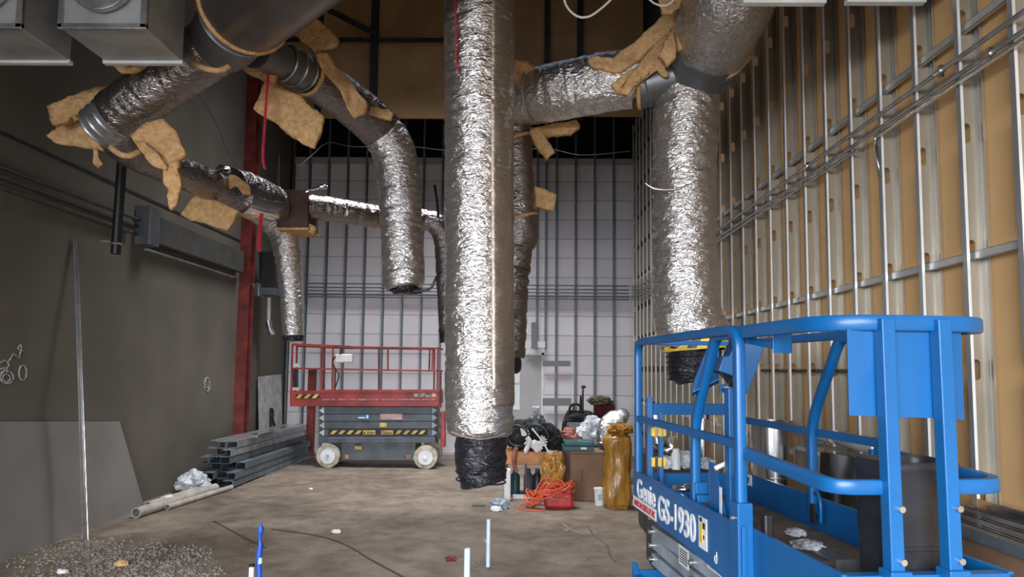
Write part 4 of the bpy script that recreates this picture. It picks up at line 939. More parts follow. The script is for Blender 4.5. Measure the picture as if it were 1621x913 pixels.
# platform
p0 = MB().pbox(459, 618, 694, 643, D-.02, .03).build('platform_side', 'red', t, bevel=.006)
MB().pbox(459, 618, 694, 643, D+.76, .03).build('platform_side', 'red', t, bevel=.006)
MB().pbox(462, 634, 692, 640, D+.0, .76).build('platform_deck', 'grey_lift', t)
MB().pbox(459, 618, 461, 640, D+.0, .76).build('platform_end', 'red', t)
MB().pbox(692, 618, 694, 640, D+.0, .76).build('platform_end', 'red', t)
q = MB().pbox(508, 616.5, 694, 621, D-.03, .02).build('platform_lip', 'red', t); 
MB().pbox(510, 631, 690, 633.5, D-.025, .01).build('worn_strip', mat('worn_paint', (.32, .17, .2), .6, var=.3, vs=14), p0)
MB().pbox(655, 622, 690, 628, D-.023, .006).build('scraped_patch', mat('scraped', (.5, .36, .3), .7, var=.4, vs=12), p0)
def hazard(x0, x1, y0, y1, n, par, dd):
    MB().pbox(x0, y0, x1, y1, dd, .004).build('hazard_strip', 'ink', par)
    b = MB(); st = (x1-x0)/n
    for i in range(n):
        a = x0+i*st; b.prism([P(a, y1, dd-.004), P(a+st*.5, y1, dd-.004), P(min(x1, a+st*.95), y0, dd-.004), P(min(x1, a+st*.45), y0, dd-.004)], (0, .003, 0))
    b.build('hazard_stripes', 'hazard', par)
hazard(468, 506, 624, 630, 3, p0, D-.03)
am = MB().pbox(520, 679.5, 677, 688.5, D+.005, .01).build('warning_band', 'ink', t)
hazard(522, 574, 681, 687, 4, am, D+.0); hazard(625, 675, 681, 687, 4, am, D+.0)
for x, s_ in ((575, 'KEEP'), (603, 'CLEAR')):
    MB().pbox(x, 681, x+19, 687.5, D-.002, .004).build('word_plate', 'hazard', am)
    text(s_, 'word', 'ink', am, P(x+1, 686.6, D-.005), (1, 0, 0), (0, 0, 1), .06, .001, .001, .19)
MB().pbox(602, 655, 637, 664, D+.01, .01).build('pink_label', mat('pink_label', (.50, .33, .33), .6), t)
MB().pbox(601, 669, 612, 676, D+.01, .01).build('yellow_label', 'hazard', t)
b = MB(); b.prism([P(565, 658, D+.01), P(584, 655, D+.01), P(586, 664, D+.01), P(577, 664, D+.01), P(576, 660, D+.01)], (0, .008, 0)); b.build('blue_logo', 'blue', t)
MB().pbox(567, 660, 578, 662, D+.005, .008).pbox(580, 657, 583, 662, D+.005, .008).build('logo_mark', 'white_p', t)
# rails
def rr_(x0, y0, x1, y1, dd=D, w_=.032, nm='rail'): MB().bar(P(x0, y0, dd), P(x1, y1, dd), w_).build(nm, 'red', t)
for dd, s1 in ((D, 0), (D+.72, 1)):
    dy = -1 if s1 else 0
    sc_ = lambda x, y: (597+(x-597)*(D/dd) if s1 else x, 584+(y-584)*(D/dd) if s1 else y)
    for nm, (x0, y0, x1, y1) in (('top_rail', (463, 545, 556, 549)), ('top_rail', (556, 549, 694, 551)), ('mid_rail', (462, 583, 694, 587)), ('rail_post', (463, 545, 461, 620)), ('rail_post', (509, 546, 508, 620)), ('rail_post', (527, 583, 526, 620) if s1 else (527, 548, 526, 620)), ('rail_post', (693, 551, 692, 620)), ('rail_post', (685, 551, 684, 586)), ('rail_post', (614, 551, 614, 586) if not s1 else (600, 551, 600, 620))):
        a_ = sc_(x0, y0); c_ = sc_(x1, y1); MB().bar(P(*a_, dd), P(*c_, dd), .045 if nm == 'top_rail' and x0 < 500 else .03).build(nm, 'dark_red' if s1 else 'red', t)
for x, y in ((463, 545), (693, 551), (462, 583), (693, 587)):
    a_ = P(x, y, D); MB().bar(a_, a_+V3((0, .74, 0)), .03).build('end_rail', 'red', t)
b = MB().pbox(530, 560, 557, 574, D-.05, .14).build('control_box', 'white', t, bevel=.02)
MB().tube(curvepts([P(540, 552, D-.03), P(539, 560, D-.04)], .02), .02, 8).build('control_stick', 'black', b, True)
MB().tube(curvepts([P(531, 564, D-.05), P(527, 572, D-.03), P(530, 582, D-.03), P(536, 592, D-.03), P(534, 604, D-.03), P(530, 614, D-.03)], .02), .012, 8).build('control_cable', 'black', b, True)
MB().pbox(463, 575, 472, 581, D+.3, .1).build('end_box_trim', 'white_p', t); MB().pbox(463, 613, 472, 618, D+.3, .1).build('end_box_trim', 'white_p', t)
MB().pbox(463, 583, 470, 613, D+.3, .1).build('end_box', 'black_gloss', t, bevel=.01)
MB().pbox(697, 652, 704, 708, D+.2, .25).build('ladder_guard', 'redplastic', t, bevel=.01)
for y in (650, 668, 684): MB().bar(P(688, y, D+.1), P(697, y+8, D+.1), .04).build('ladder_link', 'black', t)
MB().bar(P(694, 587, D+.36), P(698, 588, D+.36), .025).bar(P(698, 588, D+.36), P(698, 645, D+.36), .025).build('rear_rail', 'red', t)

# ------------------------------------------------------------ things along the right wall
t = thing('duct_pipe', 'wide shiny galvanised round duct standing between lift and stud wall', 'duct', (1.93, 5.55, 0))
c = P(1222, 665, 5.62)
for i, (z0, z1) in enumerate(((0, .5), (.5, .98), (.98, 1.40))): MB().pipe((c.x, 5.62, z0+.002), (c.x, 5.62, z1), .163, .158, 64).build('duct_section', 'tin', t, True)
for z in (.5, .98, 1.395, .51): MB().ring((c.x, 5.62, z), (0, 0, 1), .163, .004, 64, 6).build('seam_ring', 'tin', t, True)
t = thing('duct_pipe', 'narrow galvanised round duct standing farther back beside the stud wall', 'duct', (1.9, 7.2, 0))
c = P(1112, 655, 7.2)
for z0, z1 in ((0, .6), (.6, 1.30)): MB().pipe((c.x, 7.2, z0+.002), (c.x, 7.2, z1), .078, .074, 40).build('duct_section', 'tin', t, True)
MB().ring((c.x, 7.2, .6), (0, 0, 1), .08, .005, 40, 6).ring((c.x, 7.2, 1.15), (0, 0, 1), .079, .004, 40, 6).build('seam_ring', 'tin', t, True)
t = thing('duct_elbow', 'tall galvanised duct with elbow leaning behind the rear gate of the blue lift', 'duct', P(1046, 760, 8.2))
MB().tube([P(1038, 656, 8.2), P(1039, 680, 8.2), P(1042, 700, 8.2)], .1, 36).build('upper_section', 'tin', t, True)
MB().tube(curvepts([P(1042, 698, 8.2), P(1046, 708, 8.15), P(1058, 712, 8.1), P(1064, 706, 8.1), P(1060, 694, 8.1)], .05), .075, 30).build('elbow_section', 'tin', t, True)
bz = P(1042, 712, 8.3); MB().box((bz.x-.2, 8.0, 0), (bz.x+.22, 8.5, bz.z)).build('stand_crate', 'black_gloss', t, bevel=.02)
zc = P(1080, 722, 6.7).z-.085
tag(MB().box((1.18, 6.4, 0), (1.72, 6.98, zc)).build('dark_crate', 'black_gloss', bevel=.015), 'dark crate under jars and film behind the blue lift', 'crate')
for i, (x, y, s_) in enumerate(((1.27, 6.5, .09), (1.45, 6.55, .12), (1.62, 6.5, .08))):
    tag(blob('crumpled_film', 'clear', (x, y, zc+s_*.55), (s_, s_*.9, s_*.65), .5, 3, 60+i), 'clear film clump on the dark crate behind the gate, '+('left one', 'middle one', 'right one')[i], 'plastic film', 'film clumps on the dark crate')
for i, (x, y, c_) in enumerate(((1.36, 6.45, 'white_p'), (1.54, 6.46, 'galv'))):
    tag(MB().tube([(x, y, zc), (x, y, zc+.14), (x, y, zc+.15), (x, y, zc+.18)], [.04, .04, .03, .03], 18).build('jar', c_, smooth=True), ('white', 'grey')[i]+' jar standing on the dark crate behind the gate', 'jar')
# dark glossy panels behind the lift, right side
xg = XS-.09
t = thing('glossy_panel', 'black glossy door panel leaning on the studs behind the blue lift', 'panel', (xg, 4.8, 0))
MB().hexa([(xg-.05, 4.15, 0), (xg-.01, 4.15, 0), (xg-.01, 5.3, 0), (xg-.05, 5.3, 0), (xg+.02, 4.15, 1.26), (xg+.05, 4.15, 1.26), (xg+.05, 5.3, 1.2), (xg+.02, 5.3, 1.2)]).build('panel_sheet', mat('black_gloss_sheet', (.02, .022, .022), .12, 0, .1, 3), t)
MB().box((xg+.0, 4.14, 1.24), (xg+.04, 5.3, 1.26)).build('panel_rim', 'galv_dark', t)
def roll(x0, y0, x1, y1, d0, d1, r, lb):
    t = thing('pipe_wrap', lb, 'pipe insulation', P((x0+x1)/2, max(y0, y1), (d0+d1)/2), 'white foam tubes')
    MB().tube([P(x0, y0, d0), P(x0+.05*(x1-x0), y0+.05*(y1-y0), d0+.05*(d1-d0)), P(x1, y1, d1)], [r*.6, r, r], 24).build('foam_tube', 'white', t, True)
roll(1291, 687, 1322, 692, 5.15, 4.75, .045, 'short white foam tube lying against the studs, farther piece')
roll(1326, 693, 1392, 709, 4.7, 4.15, .048, 'long white foam tube lying against the studs, nearer piece')
# stack of boards, lower right
zt = 1.07
for i in range(6):
    z0 = .02+i*.175; dx = .015*(i % 3)
    b = MB(); b.hexa([(1.93+dx, 2.55, z0), (2.21, 2.55, z0), (2.21, 3.72, z0), (1.93+dx, 3.72+dx, z0), (1.93+dx, 2.55, z0+.17), (2.21, 2.55, z0+.17), (2.21, 3.72, z0+.17), (1.93+dx, 3.72+dx, z0+.17)])
    o = b.build('flat_carton', 'card', bevel=.006); tag(o, 'brown flat carton in the stack at the lower right, %s from the floor' % ORD[i], 'carton', 'cartons stacked at the lower right')
    if i == 0: o.location.z = 0
for i in range(6):
    x = 1.925+i*.047
    b = MB(); b.box((x, 2.55, zt), (x+.03, 3.70-.02*i, zt+.022)); b.box((x, 2.55, zt+.022), (x+.004, 3.70-.02*i, zt+.05+.004*i)); b.box((x+.026, 2.55, zt+.022), (x+.03, 3.7-.02*i, zt+.05+.004*i))
    tag(b.build('metal_channel', 'tin' if i % 2 else 'galv'), 'pale metal channel on the carton stack, %s from the lift side' % ORD[i], 'metal channel', 'channels on the carton stack')
for i in range(7):
    o = blob('foil_scrap', 'foil', (1.88+random.uniform(-.03, .30), 3.78+i*.09, .0), (.07, .07, .035), .5, 4, 30+i, None, 3)
    o.location.z = zt+random.uniform(-.03, .02)
    tag(o, 'crumpled foil scrap behind the carton stack, %s from the near end' % ORD[i], 'foil scrap', 'foil scraps on the pallet box')
tag(MB().box((1.82, 3.76, 0), (2.2, 4.12, 1.02)).build('scrap_box', 'brown', bevel=.01), 'dark box full of foil scraps behind the carton stack', 'box')
o = blob('torn_blanket', 'fluff', (2.02, 3.95, 1.07), (.17, .17, .06), .4, 4, 44); tag(o, 'torn foil faced insulation piece on the dark scrap box', 'insulation')
MB_ = MB().box((XS-.004, 3.1, 1.10), (XS+.0, 3.6, 1.17)).box((XS+.06, 2.9, 1.15), (XR-.01, 3.22, 1.165)); tag(MB_.build('track_offcut', 'tin'), 'pale track offcut fixed across the nearest studs low on the right', 'metal track')

# ------------------------------------------------------------ heap at the back right
def atg(x, d): p = P(x, 600, d); return p.x
t = thing('cardboard_box', 'tall brown cardboard box in the heap beside the yellow bag', 'box', (atg(928, 10), 10.1, 0))
x0, x1 = atg(893, 9.9), atg(957, 9.9); z1 = P(920, 714, 9.9).z
MB().box((x0, 9.9, 0), (x1, 10.45, z1)).build('box_body', 'card', t, bevel=.008)
MB().box((x0-.003, 9.893, 0), (x0+.09, 9.9, z1)).build('side_fold', 'brown', t); MB().box((atg(921, 9.9), 9.892, .25), (atg(922.5, 9.9), 9.9, .42)).box((x0+.1, 9.893, z1-.04), (x1, 9.9, z1-.032)).build('handle_slit', 'brown', t)
t = thing('tool_case', 'flat teal plastic case on top of the cardboard box', 'case', (atg(918, 9.9), 10.1, z1))
ca_ = (atg(892, 9.85), atg(941, 9.85)); MB().box((ca_[0], 9.88, z1), (ca_[1], 10.3, z1+.07)).build('case_base', 'teal', t, bevel=.01)
MB().box((ca_[0]+.02, 9.87, z1+.072), (ca_[1]-.02, 10.3, z1+.125)).build('case_lid', 'teal', t, bevel=.012)
MB().box((atg(920, 9.85), 9.864, z1+.03), (atg(929, 9.85), 9.871, z1+.055)).build('case_label', 'white_p', t)
# yellow insulation bag
xb = atg(977, 9.5); hb = P(977, 682, 9.5).z
t = thing('insulation_bag', 'tall yellow plastic bag of insulation at the corner of the blue lift', 'bag', (xb, 9.5, 0))
b = MB(); rows = 60; n = 48
for i in range(rows):
    f = i/(rows-1); z = f*hb
    for j in range(n):
        a = 2*math.pi*j/n; c_, s_ = math.cos(a), math.sin(a)
        kx = math.copysign(abs(c_)**.7, c_); ky = math.copysign(abs(s_)**.7, s_)
        r0 = .175*(1+.05*math.sin(f*9))*(1 if f < .9 else 1-.9*((f-.9)/.1)**2)*(1 if f > .04 else .9)
        nn_ = noise.noise(V3((c_*2, s_*2, z*5)))*.022+noise.noise(V3((c_*5, s_*5, z*9)))*.012
        b.v.append(V3((xb+kx*(r0+nn_), 9.5+ky*(r0+nn_), z)))
b.f = [(i*n+j, i*n+(j+1) % n, (i+1)*n+(j+1) % n, (i+1)*n+j) for i in range(rows-1) for j in range(n)]+[tuple(range(n))[::-1], tuple((rows-1)*n+j for j in range(n))]
b.build('bag_body', 'ybag', t, True)
blob('bag_gather', 'ybag', (xb+.04, 9.5, hb+.02), (.16, .14, .07), .5, 3, 3, t)
# yellow paper bag, cord, red can
z = P(877, 762, 9.8).z
o = blob('crumpled_bag', 'ybag', (atg(877, 9.75), 9.75, .38), (.15, .13, .28), .38, 2.2, 9, None, 5); o.location.z += 0
tag(o, 'crumpled ochre bag standing behind the orange cord', 'bag')
o = blob('black_support', 'black', (atg(877, 9.8), 9.8, .1), (.13, .12, .125), .1, 2, 2); tag(o, 'dark bundle under the crumpled ochre bag', 'bundle')
t = thing('fuel_can', 'red plastic can on the floor under the orange cord', 'can', (atg(885, 9.4), 9.4, 0))
MB().box((atg(863, 9.4), 9.3, 0), (atg(908, 9.4), 9.55, .22)).build('can_body', 'redplastic', t, bevel=.04)
MB().cyl((atg(875, 9.4), 9.42, .215), (atg(875, 9.4), 9.42, .26), .03, 14).build('can_cap', 'redplastic', t, True)
MB().pbox(886, 791, 897, 793, 9.29, .01).build('can_mark', 'pink', t)
pts = []
xx = atg(875, 9.45)
for k in range(150):
    a = k*.46; rad = .27+.06*math.sin(k*.37)
    pts.append(V3((xx-.03+rad*math.cos(a)*1.0, 9.43+rad*.62*math.sin(a), .17+.06*math.sin(k*.21)+(.06 if math.cos(a) > -.5 else -.06)+.05*math.sin(k*1.3))))
pts += [V3((xx-.40, 9.3, .06)), V3((xx-.42, 9.25, .012)), V3((xx-.3, 9.15, .012)), V3((xx-.1, 9.12, .012))]
tag(MB().tube(curvepts(pts, .05), .0085, 6).build('extension_cord', 'cord', smooth=True), 'tangled orange extension cord heaped on the red can', 'cord')
# bucket
xk = atg(949.5, 9.6)
t = thing('bucket', 'small white bucket between the cardboard box and yellow bag', 'bucket', (xk, 9.6, 0))
MB().tube([(xk, 9.62, 0), (xk, 9.62, .205)], [.062, .073], 32).build('bucket_body', 'white_p', t, True)
MB().tube([(xk, 9.62, .2), (xk, 9.62, .222)], [.08, .08], 32).build('bucket_lid', 'white', t, True)
MB().box((xk-.025, 9.545, .07), (xk+.03, 9.552, .15)).build('bucket_label', 'galv', t)
# table-like orange cart with black bags and gloves
t = thing('orange_bench', 'orange metal bench with dark frame behind the centre duct end', 'bench', (atg(832, 10.2), 10.2, 0))
x0, x1 = atg(798, 10.1), atg(866, 10.1); za, zb = P(830, 735, 10.1).z, P(830, 714, 10.1).z
MB().box((x0, 10.1, za), (x1, 10.13, zb)).box((x0, 10.6, za), (x1, 10.63, zb)).box((x0, 10.1, zb-.02), (x1, 10.63, zb)).build('bench_rail', 'orange', t, bevel=.01)
for xl in (x0+.03, (x0+x1)/2, x1-.05):
    for yl in (10.12, 10.58): MB().box((xl, yl, 0), (xl+.03, yl+.03, za)).build('leg', 'black', t)
for i, (x, c_) in enumerate(((817, 'teal'), (838, 'grey_lift'), (852, 'black_gloss'))):
    xx = atg(x, 10.35); tag(MB().tube([(xx, 10.36, 0), (xx, 10.36, .26), (xx, 10.36, .30), (xx, 10.36, .36)], [.07, .07, .035, .03], 20).build('bottle', c_, smooth=True), 'dark bottle under the orange bench, '+('left one', 'middle one', 'right one')[i], 'bottle', 'bottles under the orange bench')
for i, (x, y, sx, sz, m_, sd) in enumerate(((832, 690, .34, .22, 'cloth_black', 1), (868, 692, .2, .2, 'cloth_black', 2))):
    c = P(x, y, 10.35); zz = zb+sz*.8
    tag(blob('black_bag', m_, (c.x, 10.35, zz), (sx*.85, .2, sz), .3, 2.5, sd, None, 5), ('wide black bag heaped on the left of the orange bench', 'round black bag at the right end of the orange bench')[i], 'bag')
def strap(pts, r, m_, lb, d, flat=.4):
    q = [P(x, y, d) for x, y in pts]; c = curvepts(q, .025)
    b = MB().tube(c, r, 8); 
    return tag(b.build('strap' if 'glove' not in lb else 'glove', m_, smooth=True), lb, 'strap' if 'glove' not in lb else 'glove')
strap([(834, 692), (838, 698), (836, 706), (832, 714), (830, 715)], .035, 'white', 'pale cloth strap hanging over the orange bench, middle', 10.02)
strap([(818, 708), (814, 720), (814, 735), (818, 747)], .03, 'pink', 'pinkish cloth strap hanging lowest over the orange bench', 10.02)
strap([(842, 678), (856, 695), (870, 718)], .011, 'white_p', 'thin pale rod leaning across the black bags', 9.95)
for i, (x, y) in enumerate(((838, 695), (845, 698), (850, 704), (843, 706), (856, 700), (828, 688))):
    c = P(x, y, 10.08); b = MB()
    for f in range(5):
        a = R(-50+25*f+i*30); b.tube([c, c+V3((math.sin(a)*.05, -.02, -math.cos(a)*.06)), c+V3((math.sin(a)*.09, -.03, -math.cos(a)*.10))], [.026, .017, .013], 8)
    tag(b.build('glove', 'white', smooth=True), 'white work glove on the black bags, '+('upper left of the bunch', 'top of the bunch', 'right lower one', 'lowest middle one', 'farthest right one', 'farthest left one')[i], 'glove', 'white gloves on the black bags')
for i, (x, y, r) in enumerate(((850, 690, .16), (866, 684, .13), (820, 690, .15))):
    c = P(x, y, 10.1); tag(MB().ring(c, (.3, 1, .2), r, .02, 30, 8).build('hose_loop', 'black_gloss', smooth=True), 'black hose loop on the heap, '+('middle one', 'right one by the rod', 'left one')[i], 'hose', 'hose loops on the heap')
tag(blob('respirator', 'grey_lift', P(850, 670, 10.2), (.12, .1, .14), .25, 3, 8), 'dark grey round case on top of the heap left of the door plates', 'case')
c = P(842, 664, 10.2); tag(MB().bar(c+V3((-.04, 0, -.16)), c+V3((.02, 0, .06)), .05, .02).bar(c+V3((.0, 0, -.16)), c+V3((.05, 0, .06)), .03, .02).build('grey_clamp', 'galv_dark'), 'grey clamp jaws sticking up from the heap', 'clamp')
# rear heap
zb2 = P(920, 676, 11.0).z
tag(MB().box((atg(885, 11.3), 11.3, 0), (atg(990, 11.3), 11.9, zb2-.28)).build('shelf_crate', 'black_gloss', bevel=.02), 'large dark crate carrying the black and maroon bags', 'crate')
zc = zb2-.28
t = thing('tool_bag', 'black tool bag with handles and tools on the dark crate', 'bag', (atg(920, 11.5), 11.5, zc))
blob('bag_body', 'cloth_black', (atg(920, 11.5), 11.5, zc+.24), (.30, .16, .26), .2, 2, 4, t, 5, sq=.7)
MB().tube(curvepts([(atg(900, 11.5), 11.4, zc+.42), (atg(903, 11.5), 11.4, zc+.58), (atg(915, 11.5), 11.4, zc+.60), (atg(925, 11.5), 11.4, zc+.45)], .03), .02, 8).build('handle', 'cloth_black', t, True)
for x, h in ((918, .75), (921.5, .86), (907, .62)):
    xx = atg(x, 11.5); MB().tube([(xx, 11.45, zc+.4), (xx+.01, 11.45, zc+h)], [.022, .014], 8).build('tool_handle', 'black', t, True)
blob('tool_head', 'black_gloss', (atg(922, 11.5)+.01, 11.45, zc+.88), (.04, .02, .03), .2, 2, 1, t, 2)
t = thing('soft_bag', 'maroon bag with olive cloth on top, highest in the rear heap', 'bag', (atg(955, 11.6), 11.6, zc))
MB().box((atg(943, 11.5), 11.66, zc+.0), (atg(976, 11.5), 11.88, P(955, 638, 11.5).z)).build('bag_body', 'maroon', t, bevel=.05)
blob('bag_top', mat('olive_cloth', (.07, .055, .03), .9), (atg(950, 11.6), 11.6, P(955, 637, 11.5).z+.02), (.2, .12, .08), .3, 3, 6, t)
xx = (atg(893, 11), atg(925, 11))
t = thing('folding_stool', 'grey seat with black tubular frame beside the tool bag', 'stool', (xx[0], 11, 0))
MB().box((xx[0]+.05, 10.95, .75), (xx[1], 11.15, .97)).build('seat', 'galv_dark', t, bevel=.03)
for a in (xx[0], xx[1]): MB().tube(curvepts([(a, 10.93, 0), (a, 10.93, .6), (a, 10.93, 1.0), (a+.02, 11.1, 1.05)], .1), .015, 8).build('frame_tube', 'black', t, True)
def heap(nm, m_, x, y, d, s_, sd, lb, cat, amp=.35):
    c = P(x, y, d); return tag(blob(nm, m_, c, s_, amp, 2.4, sd, None, 5), lb, cat)
heap('cloth', 'pink', 905, 692, 10.7, (.22, .15, .13), 3, 'salmon coloured cloth lying behind the teal case', 'cloth')
heap('cloth', 'brown', 922, 690, 10.75, (.16, .14, .12), 5, 'dark brown cloth beside the salmon cloth', 'cloth')
t_ = heap('plastic_bag', 'clear', 942, 684, 10.6, (.24, .2, .23), 4, 'clear plastic bag with faint blue print behind the yellow bag', 'plastic bag')
for w_, xy in (('Sonia', (934, 672)),): text(w_, 'print', 'blue', t_, P(*xy, 10.37), (1, 0, .45), (-.4, 0, 1), .09, 0, .001) if 0 else None
o = foil('foil_hose', 'foil', None, [(P(958, 700, 10.2), .12), (P(960, 678, 10.2), .13), (P(972, 666, 10.2), .14), (P(985, 662, 10.2), .14), (P(992, 664, 10.2), .1)], .15, .02, 60, 3, 14)
tag(o, 'crumpled silver foil hose on top of the yellow bag', 'foil hose')
tag(MB().box((atg(900, 10.7), 10.55, 0), (atg(958, 10.7), 10.9, P(940, 700, 10.7).z)).build('storage_bin', 'grey_lift', bevel=.02), 'dark storage bin behind the cardboard box under the cloths', 'bin')
# offcuts near the centre duct end
for x0, x1, y, d, m_, lb in ((812, 842, 771, 10.0, 'white', 'white rail offcut on the floor by the orange cord'), (748, 768, 785, 9.4, 'black', 'thin black strip on the floor below the centre duct')):
    a = P(x0, y, d); c = P(x1, y, d); tag(MB().box((a.x, d, 0), (c.x, d+.05, .05 if m_ == 'white' else .012)).build('offcut', m_), lb, 'offcut')
o = blob('rag', 'grey_light', (atg(793, 9.3), 9.3, .05), (.12, .08, .07), .4, 3, 5); tag(o, 'bluish grey rag on the floor right below the centre duct', 'rag')
o = blob('paper_cup', 'white_p', (atg(788, 9.15), 9.1, .03), (.07, .04, .035), .3, 3, 6); tag(o, 'white crushed cup in front of the grey rag', 'cup')
tag(MB().box((atg(800, 9.8), 9.8, 0), (atg(810, 9.8), 9.95, .42)).build('white_can', 'white_p', bevel=.01), 'upright white container at the left foot of the orange bench', 'container')

# ------------------------------------------------------------ left floor things
def fl(x, y):
    v = CR @ V3(((x-PX)/F, -(y-PY)/F, -1.0)); k = -CAMZ/v.z; return CP+v*k
for i, (a, c, r, m_) in enumerate((((-4.5, 8.4), (-4.35, 10.2), .06, 'white'), ((-4.62, 8.9), (-4.5, 10.3), .05, 'white'), ((-4.38, 8.9), (-4.2, 10.4), .035, 'white'))):
    tag(MB().pipe((a[0], a[1], r), (c[0], c[1], r), r, r*.8, 20).build('plastic_pipe', mat('dusty_pipe', (.42, .38, .34), .6), smooth=True), 'dusty white pipe lying by the left wall, '+('thickest one in the middle', 'one nearest the wall', 'thinnest one')[i], 'pipe', 'pipes on the floor by the left wall')
c = fl(258, 800); t = tag(MB().pipe(c+V3((0, 0, .06)), c+V3((.03, .12, .06)), .06, .025, 28).build('tape_roll', 'white', smooth=True), 'small white roll lying on its side by the left wall', 'roll')
c = fl(306, 778); o = blob('plastic_bag', 'clear', (c.x, c.y, .12), (.22, .2, .16), .35, 2.5, 22, None, 5); tag(o, 'crumpled clear bag at the near end of the steel pile', 'plastic bag')
c = fl(470, 722); o = blob('plastic_bag', 'clear', (c.x-.16, c.y-.1, .16), (.24, .2, .2), .3, 2.5, 23, None, 5); tag(o, 'greyish clear bag at the far end of the steel pile', 'plastic bag')
# gravel: uncountable
random.seed(3); b = MB(); ico = bmesh.new(); bmesh.ops.create_icosphere(ico, subdivisions=1, radius=1); iv = [v.co.copy() for v in ico.verts]; fi = [tuple(v.index for v in f.verts) for f in ico.faces]; ico.free()
CL = [(120+17*i % 210, 865+(i*37) % 50) for i in range(14)]
def stones(b, n, gen, smin, smax):
    for _ in range(n):
        c = gen(); c.x = max(c.x, -4.64); s_ = random.uniform(smin, smax)**1.0; ry = Matrix.Rotation(random.uniform(0, 6), 3, 'Z')
        b.add([c+V3((0, 0, s_*.35))+ry @ V3((v.x*s_*random.uniform(.8, 1.3), v.y*s_*.8, v.z*s_*.6)) for v in iv], fi)
def g1():
    if random.random() < .55:
        k = random.choice(CL); return fl(k[0]+random.gauss(0, 16), min(925, max(838, k[1]+random.gauss(0, 5))))
    while 1:
        x = random.uniform(-10, 345); y = random.uniform(835, 925)
        e = ((x-170)/170)**2+((y-890)/42)**2
        if e < random.random()*1.0+.15 and y > 885-.3*x: return fl(x, y)
stones(b, 2300, g1, .004, .019)
def g2():
    x = random.uniform(270, 430); f = random.random(); return fl(x, 775-(x-270)*.2+random.gauss(0, 5)+6)
stones(b, 500, g2, .006, .016)
tag(b.build('gravel', 'rock'), 'loose gravel and rubble strewn along the foot of the left wall', 'gravel', kind='stuff')
b = MB(); random.seed(9)
def g3(): return fl(random.uniform(380, 1000), random.triangular(760, 912, 880))
stones(b, 260, g3, .003, .009); tag(b.build('grit', 'rock'), 'fine grit scattered over the bare concrete floor', 'grit', kind='stuff')
def mark(name, m_, pts, h, lb, cat, r=.0): 
    return tag(MB().tube(curvepts([fl(x, y)+V3((0, 0, .004)) for x, y in pts], .05), h, 5).build(name, m_, smooth=True), lb, cat)
mark('floor_wire', 'brown', [(338, 825), (380, 848), (420, 868)], .006, 'thin dark wire on the floor left of the blue stake', 'wire')
mark('floor_wire', 'brown', [(430, 838), (500, 848), (545, 862), (590, 888), (640, 915)], .007, 'long dark wire curving across the floor to the bottom edge', 'wire')
for i, (x, y, s_, m_, nm, lb, cat) in enumerate(((532, 844, .05, 'white', 'crushed_cup', 'crushed white cup on the open floor', 'cup'), (98, 908, .045, 'white_p', 'paper_scrap', 'bright paper scrap in the gravel at the lower left', 'paper'), (191, 896, .06, 'fluff', 'foam_scrap', 'tan foam scrap in the gravel', 'scrap'), (492, 775, .03, 'white', 'paper_scrap', 'small pale scrap in front of the red lift', 'scrap'), (714, 887, .05, 'dark_red', 'red_scrap', 'reddish scrap left of the pale pipe stubs', 'scrap'), (897, 841, .04, 'rock', 'stone_chip', 'pale stone chip on the floor left of the blue lift', 'chip'))):
    c = fl(x, y); tag(blob(nm, m_, (c.x, c.y, s_*.4), (s_, s_*.6, s_*.45), .5, 3, 50+i, None, 3), lb, cat)
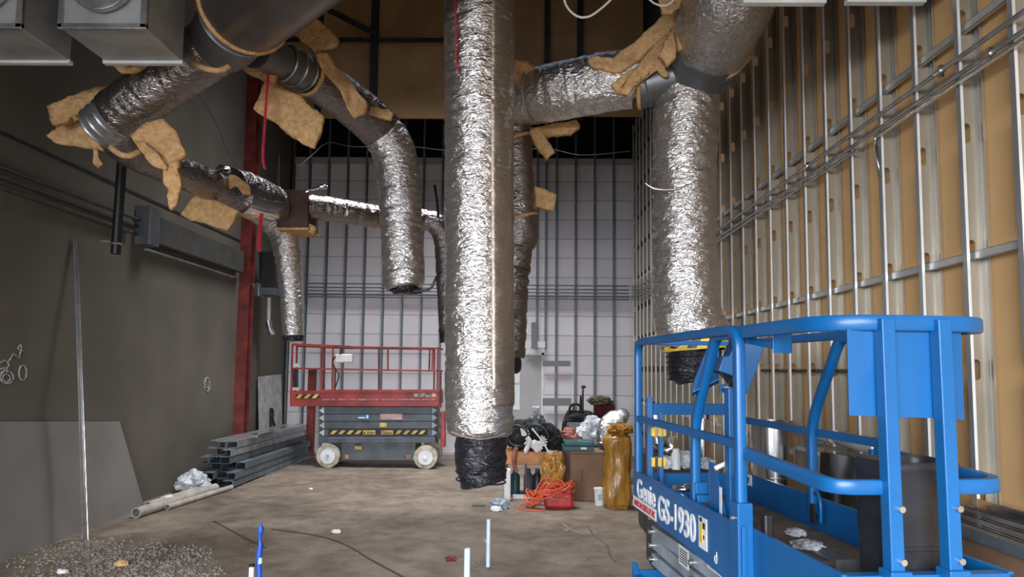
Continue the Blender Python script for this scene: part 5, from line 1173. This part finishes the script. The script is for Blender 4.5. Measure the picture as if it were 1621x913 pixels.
# cracks: thin raised ridges of dirt
# pipe stubs
def stub(x, ytop, d, r, lb, base=None):
    p = P(x, ytop, d); t = thing('pipe_stub', lb, 'pipe', (p.x, d, 0), None)
    MB().pipe((p.x, d, 0), (p.x-.0, d, p.z), r, r*.8, 18).build('pipe_tube', 'pvc', t, True); return t, p
t, p = stub(740, 868, 4.8, .021, 'pale blue pipe stub rising from the floor at the bottom edge')
t, p = stub(773.5, 822, 6.6, .019, 'slimmer pale pipe stub behind, with a thin wire loop')
MB().tube(curvepts([p+V3((-.0, -.01, -.02)), p+V3((-.04, -.01, -.06)), p+V3((-.045, -.01, -.15)), p+V3((-.02, -.01, -.2))], .01), .003, 5).build('wire_loop', 'tin', t, True)
p = P(413, 825, 5.0); t = thing('marker_stake', 'blue taped stake standing on the floor at the lower left', 'stake', (p.x, 5.0, 0))
b = MB(); zz = [0, .1, .2, .3, .38, .40, .5, .56, .58, .62, .66, .70]; ww = [.012, .014, .016, .017, .018, .018, .020, .018, .010, .014, .020, .004]
b.tube([(p.x+.004*math.sin(i*2), 5.0, z) for i, z in enumerate(zz)], ww, 10).build('taped_stake', 'bluetape', t, True)
MB().tube([(p.x+.003, 5.0, .43), (p.x+.003, 5.0, .47)], .0185, 12).build('pale_gap', 'pvc', t, True)
p2 = P(409, 894, 5.0); t = thing('pipe_stub', 'short white pipe stub with dark top beside the blue stake', 'pipe', (p2.x-.02, 4.97, 0))
MB().cyl((p2.x-.03, 4.96, 0), (p2.x-.03, 4.96, p2.z), .018, 16).build('pipe_tube', 'white_p', t, True); MB().cyl((p2.x-.03, 4.96, p2.z), (p2.x-.03, 4.96, p2.z+.015), .02, 16).build('pipe_cap', 'black', t, True)

for i, (pts, h, lb) in enumerate((([(478, 806), (505, 809), (530, 806), (565, 810)], .012, 'dark mud streak on the floor in front of the red lift'), ([(930, 832), (942, 850), (960, 862), (966, 880), (975, 890)], .014, 'mud track on the floor left of the blue lift'), ([(890, 828), (905, 838), (925, 845)], .010, 'pale mud ridge on the floor near the stone chip'))):
    q = [fl(x, y)+V3((0, 0, .001)) for x, y in pts]; cp = curvepts(q, .02); b = MB()
    b.tube(cp, [h*(.5+abs(noise.noise(p*9))*2.2) for p in cp], 6)
    for k, v in enumerate(b.v): b.v[k] = V3((v.x, v.y, max(.0005, v.z*.12)))
    tag(b.build('mud_streak', mat('mud_%d' % i, (.14, .11, .085) if i != 2 else (.33, .28, .23), .9)), lb, 'mud')
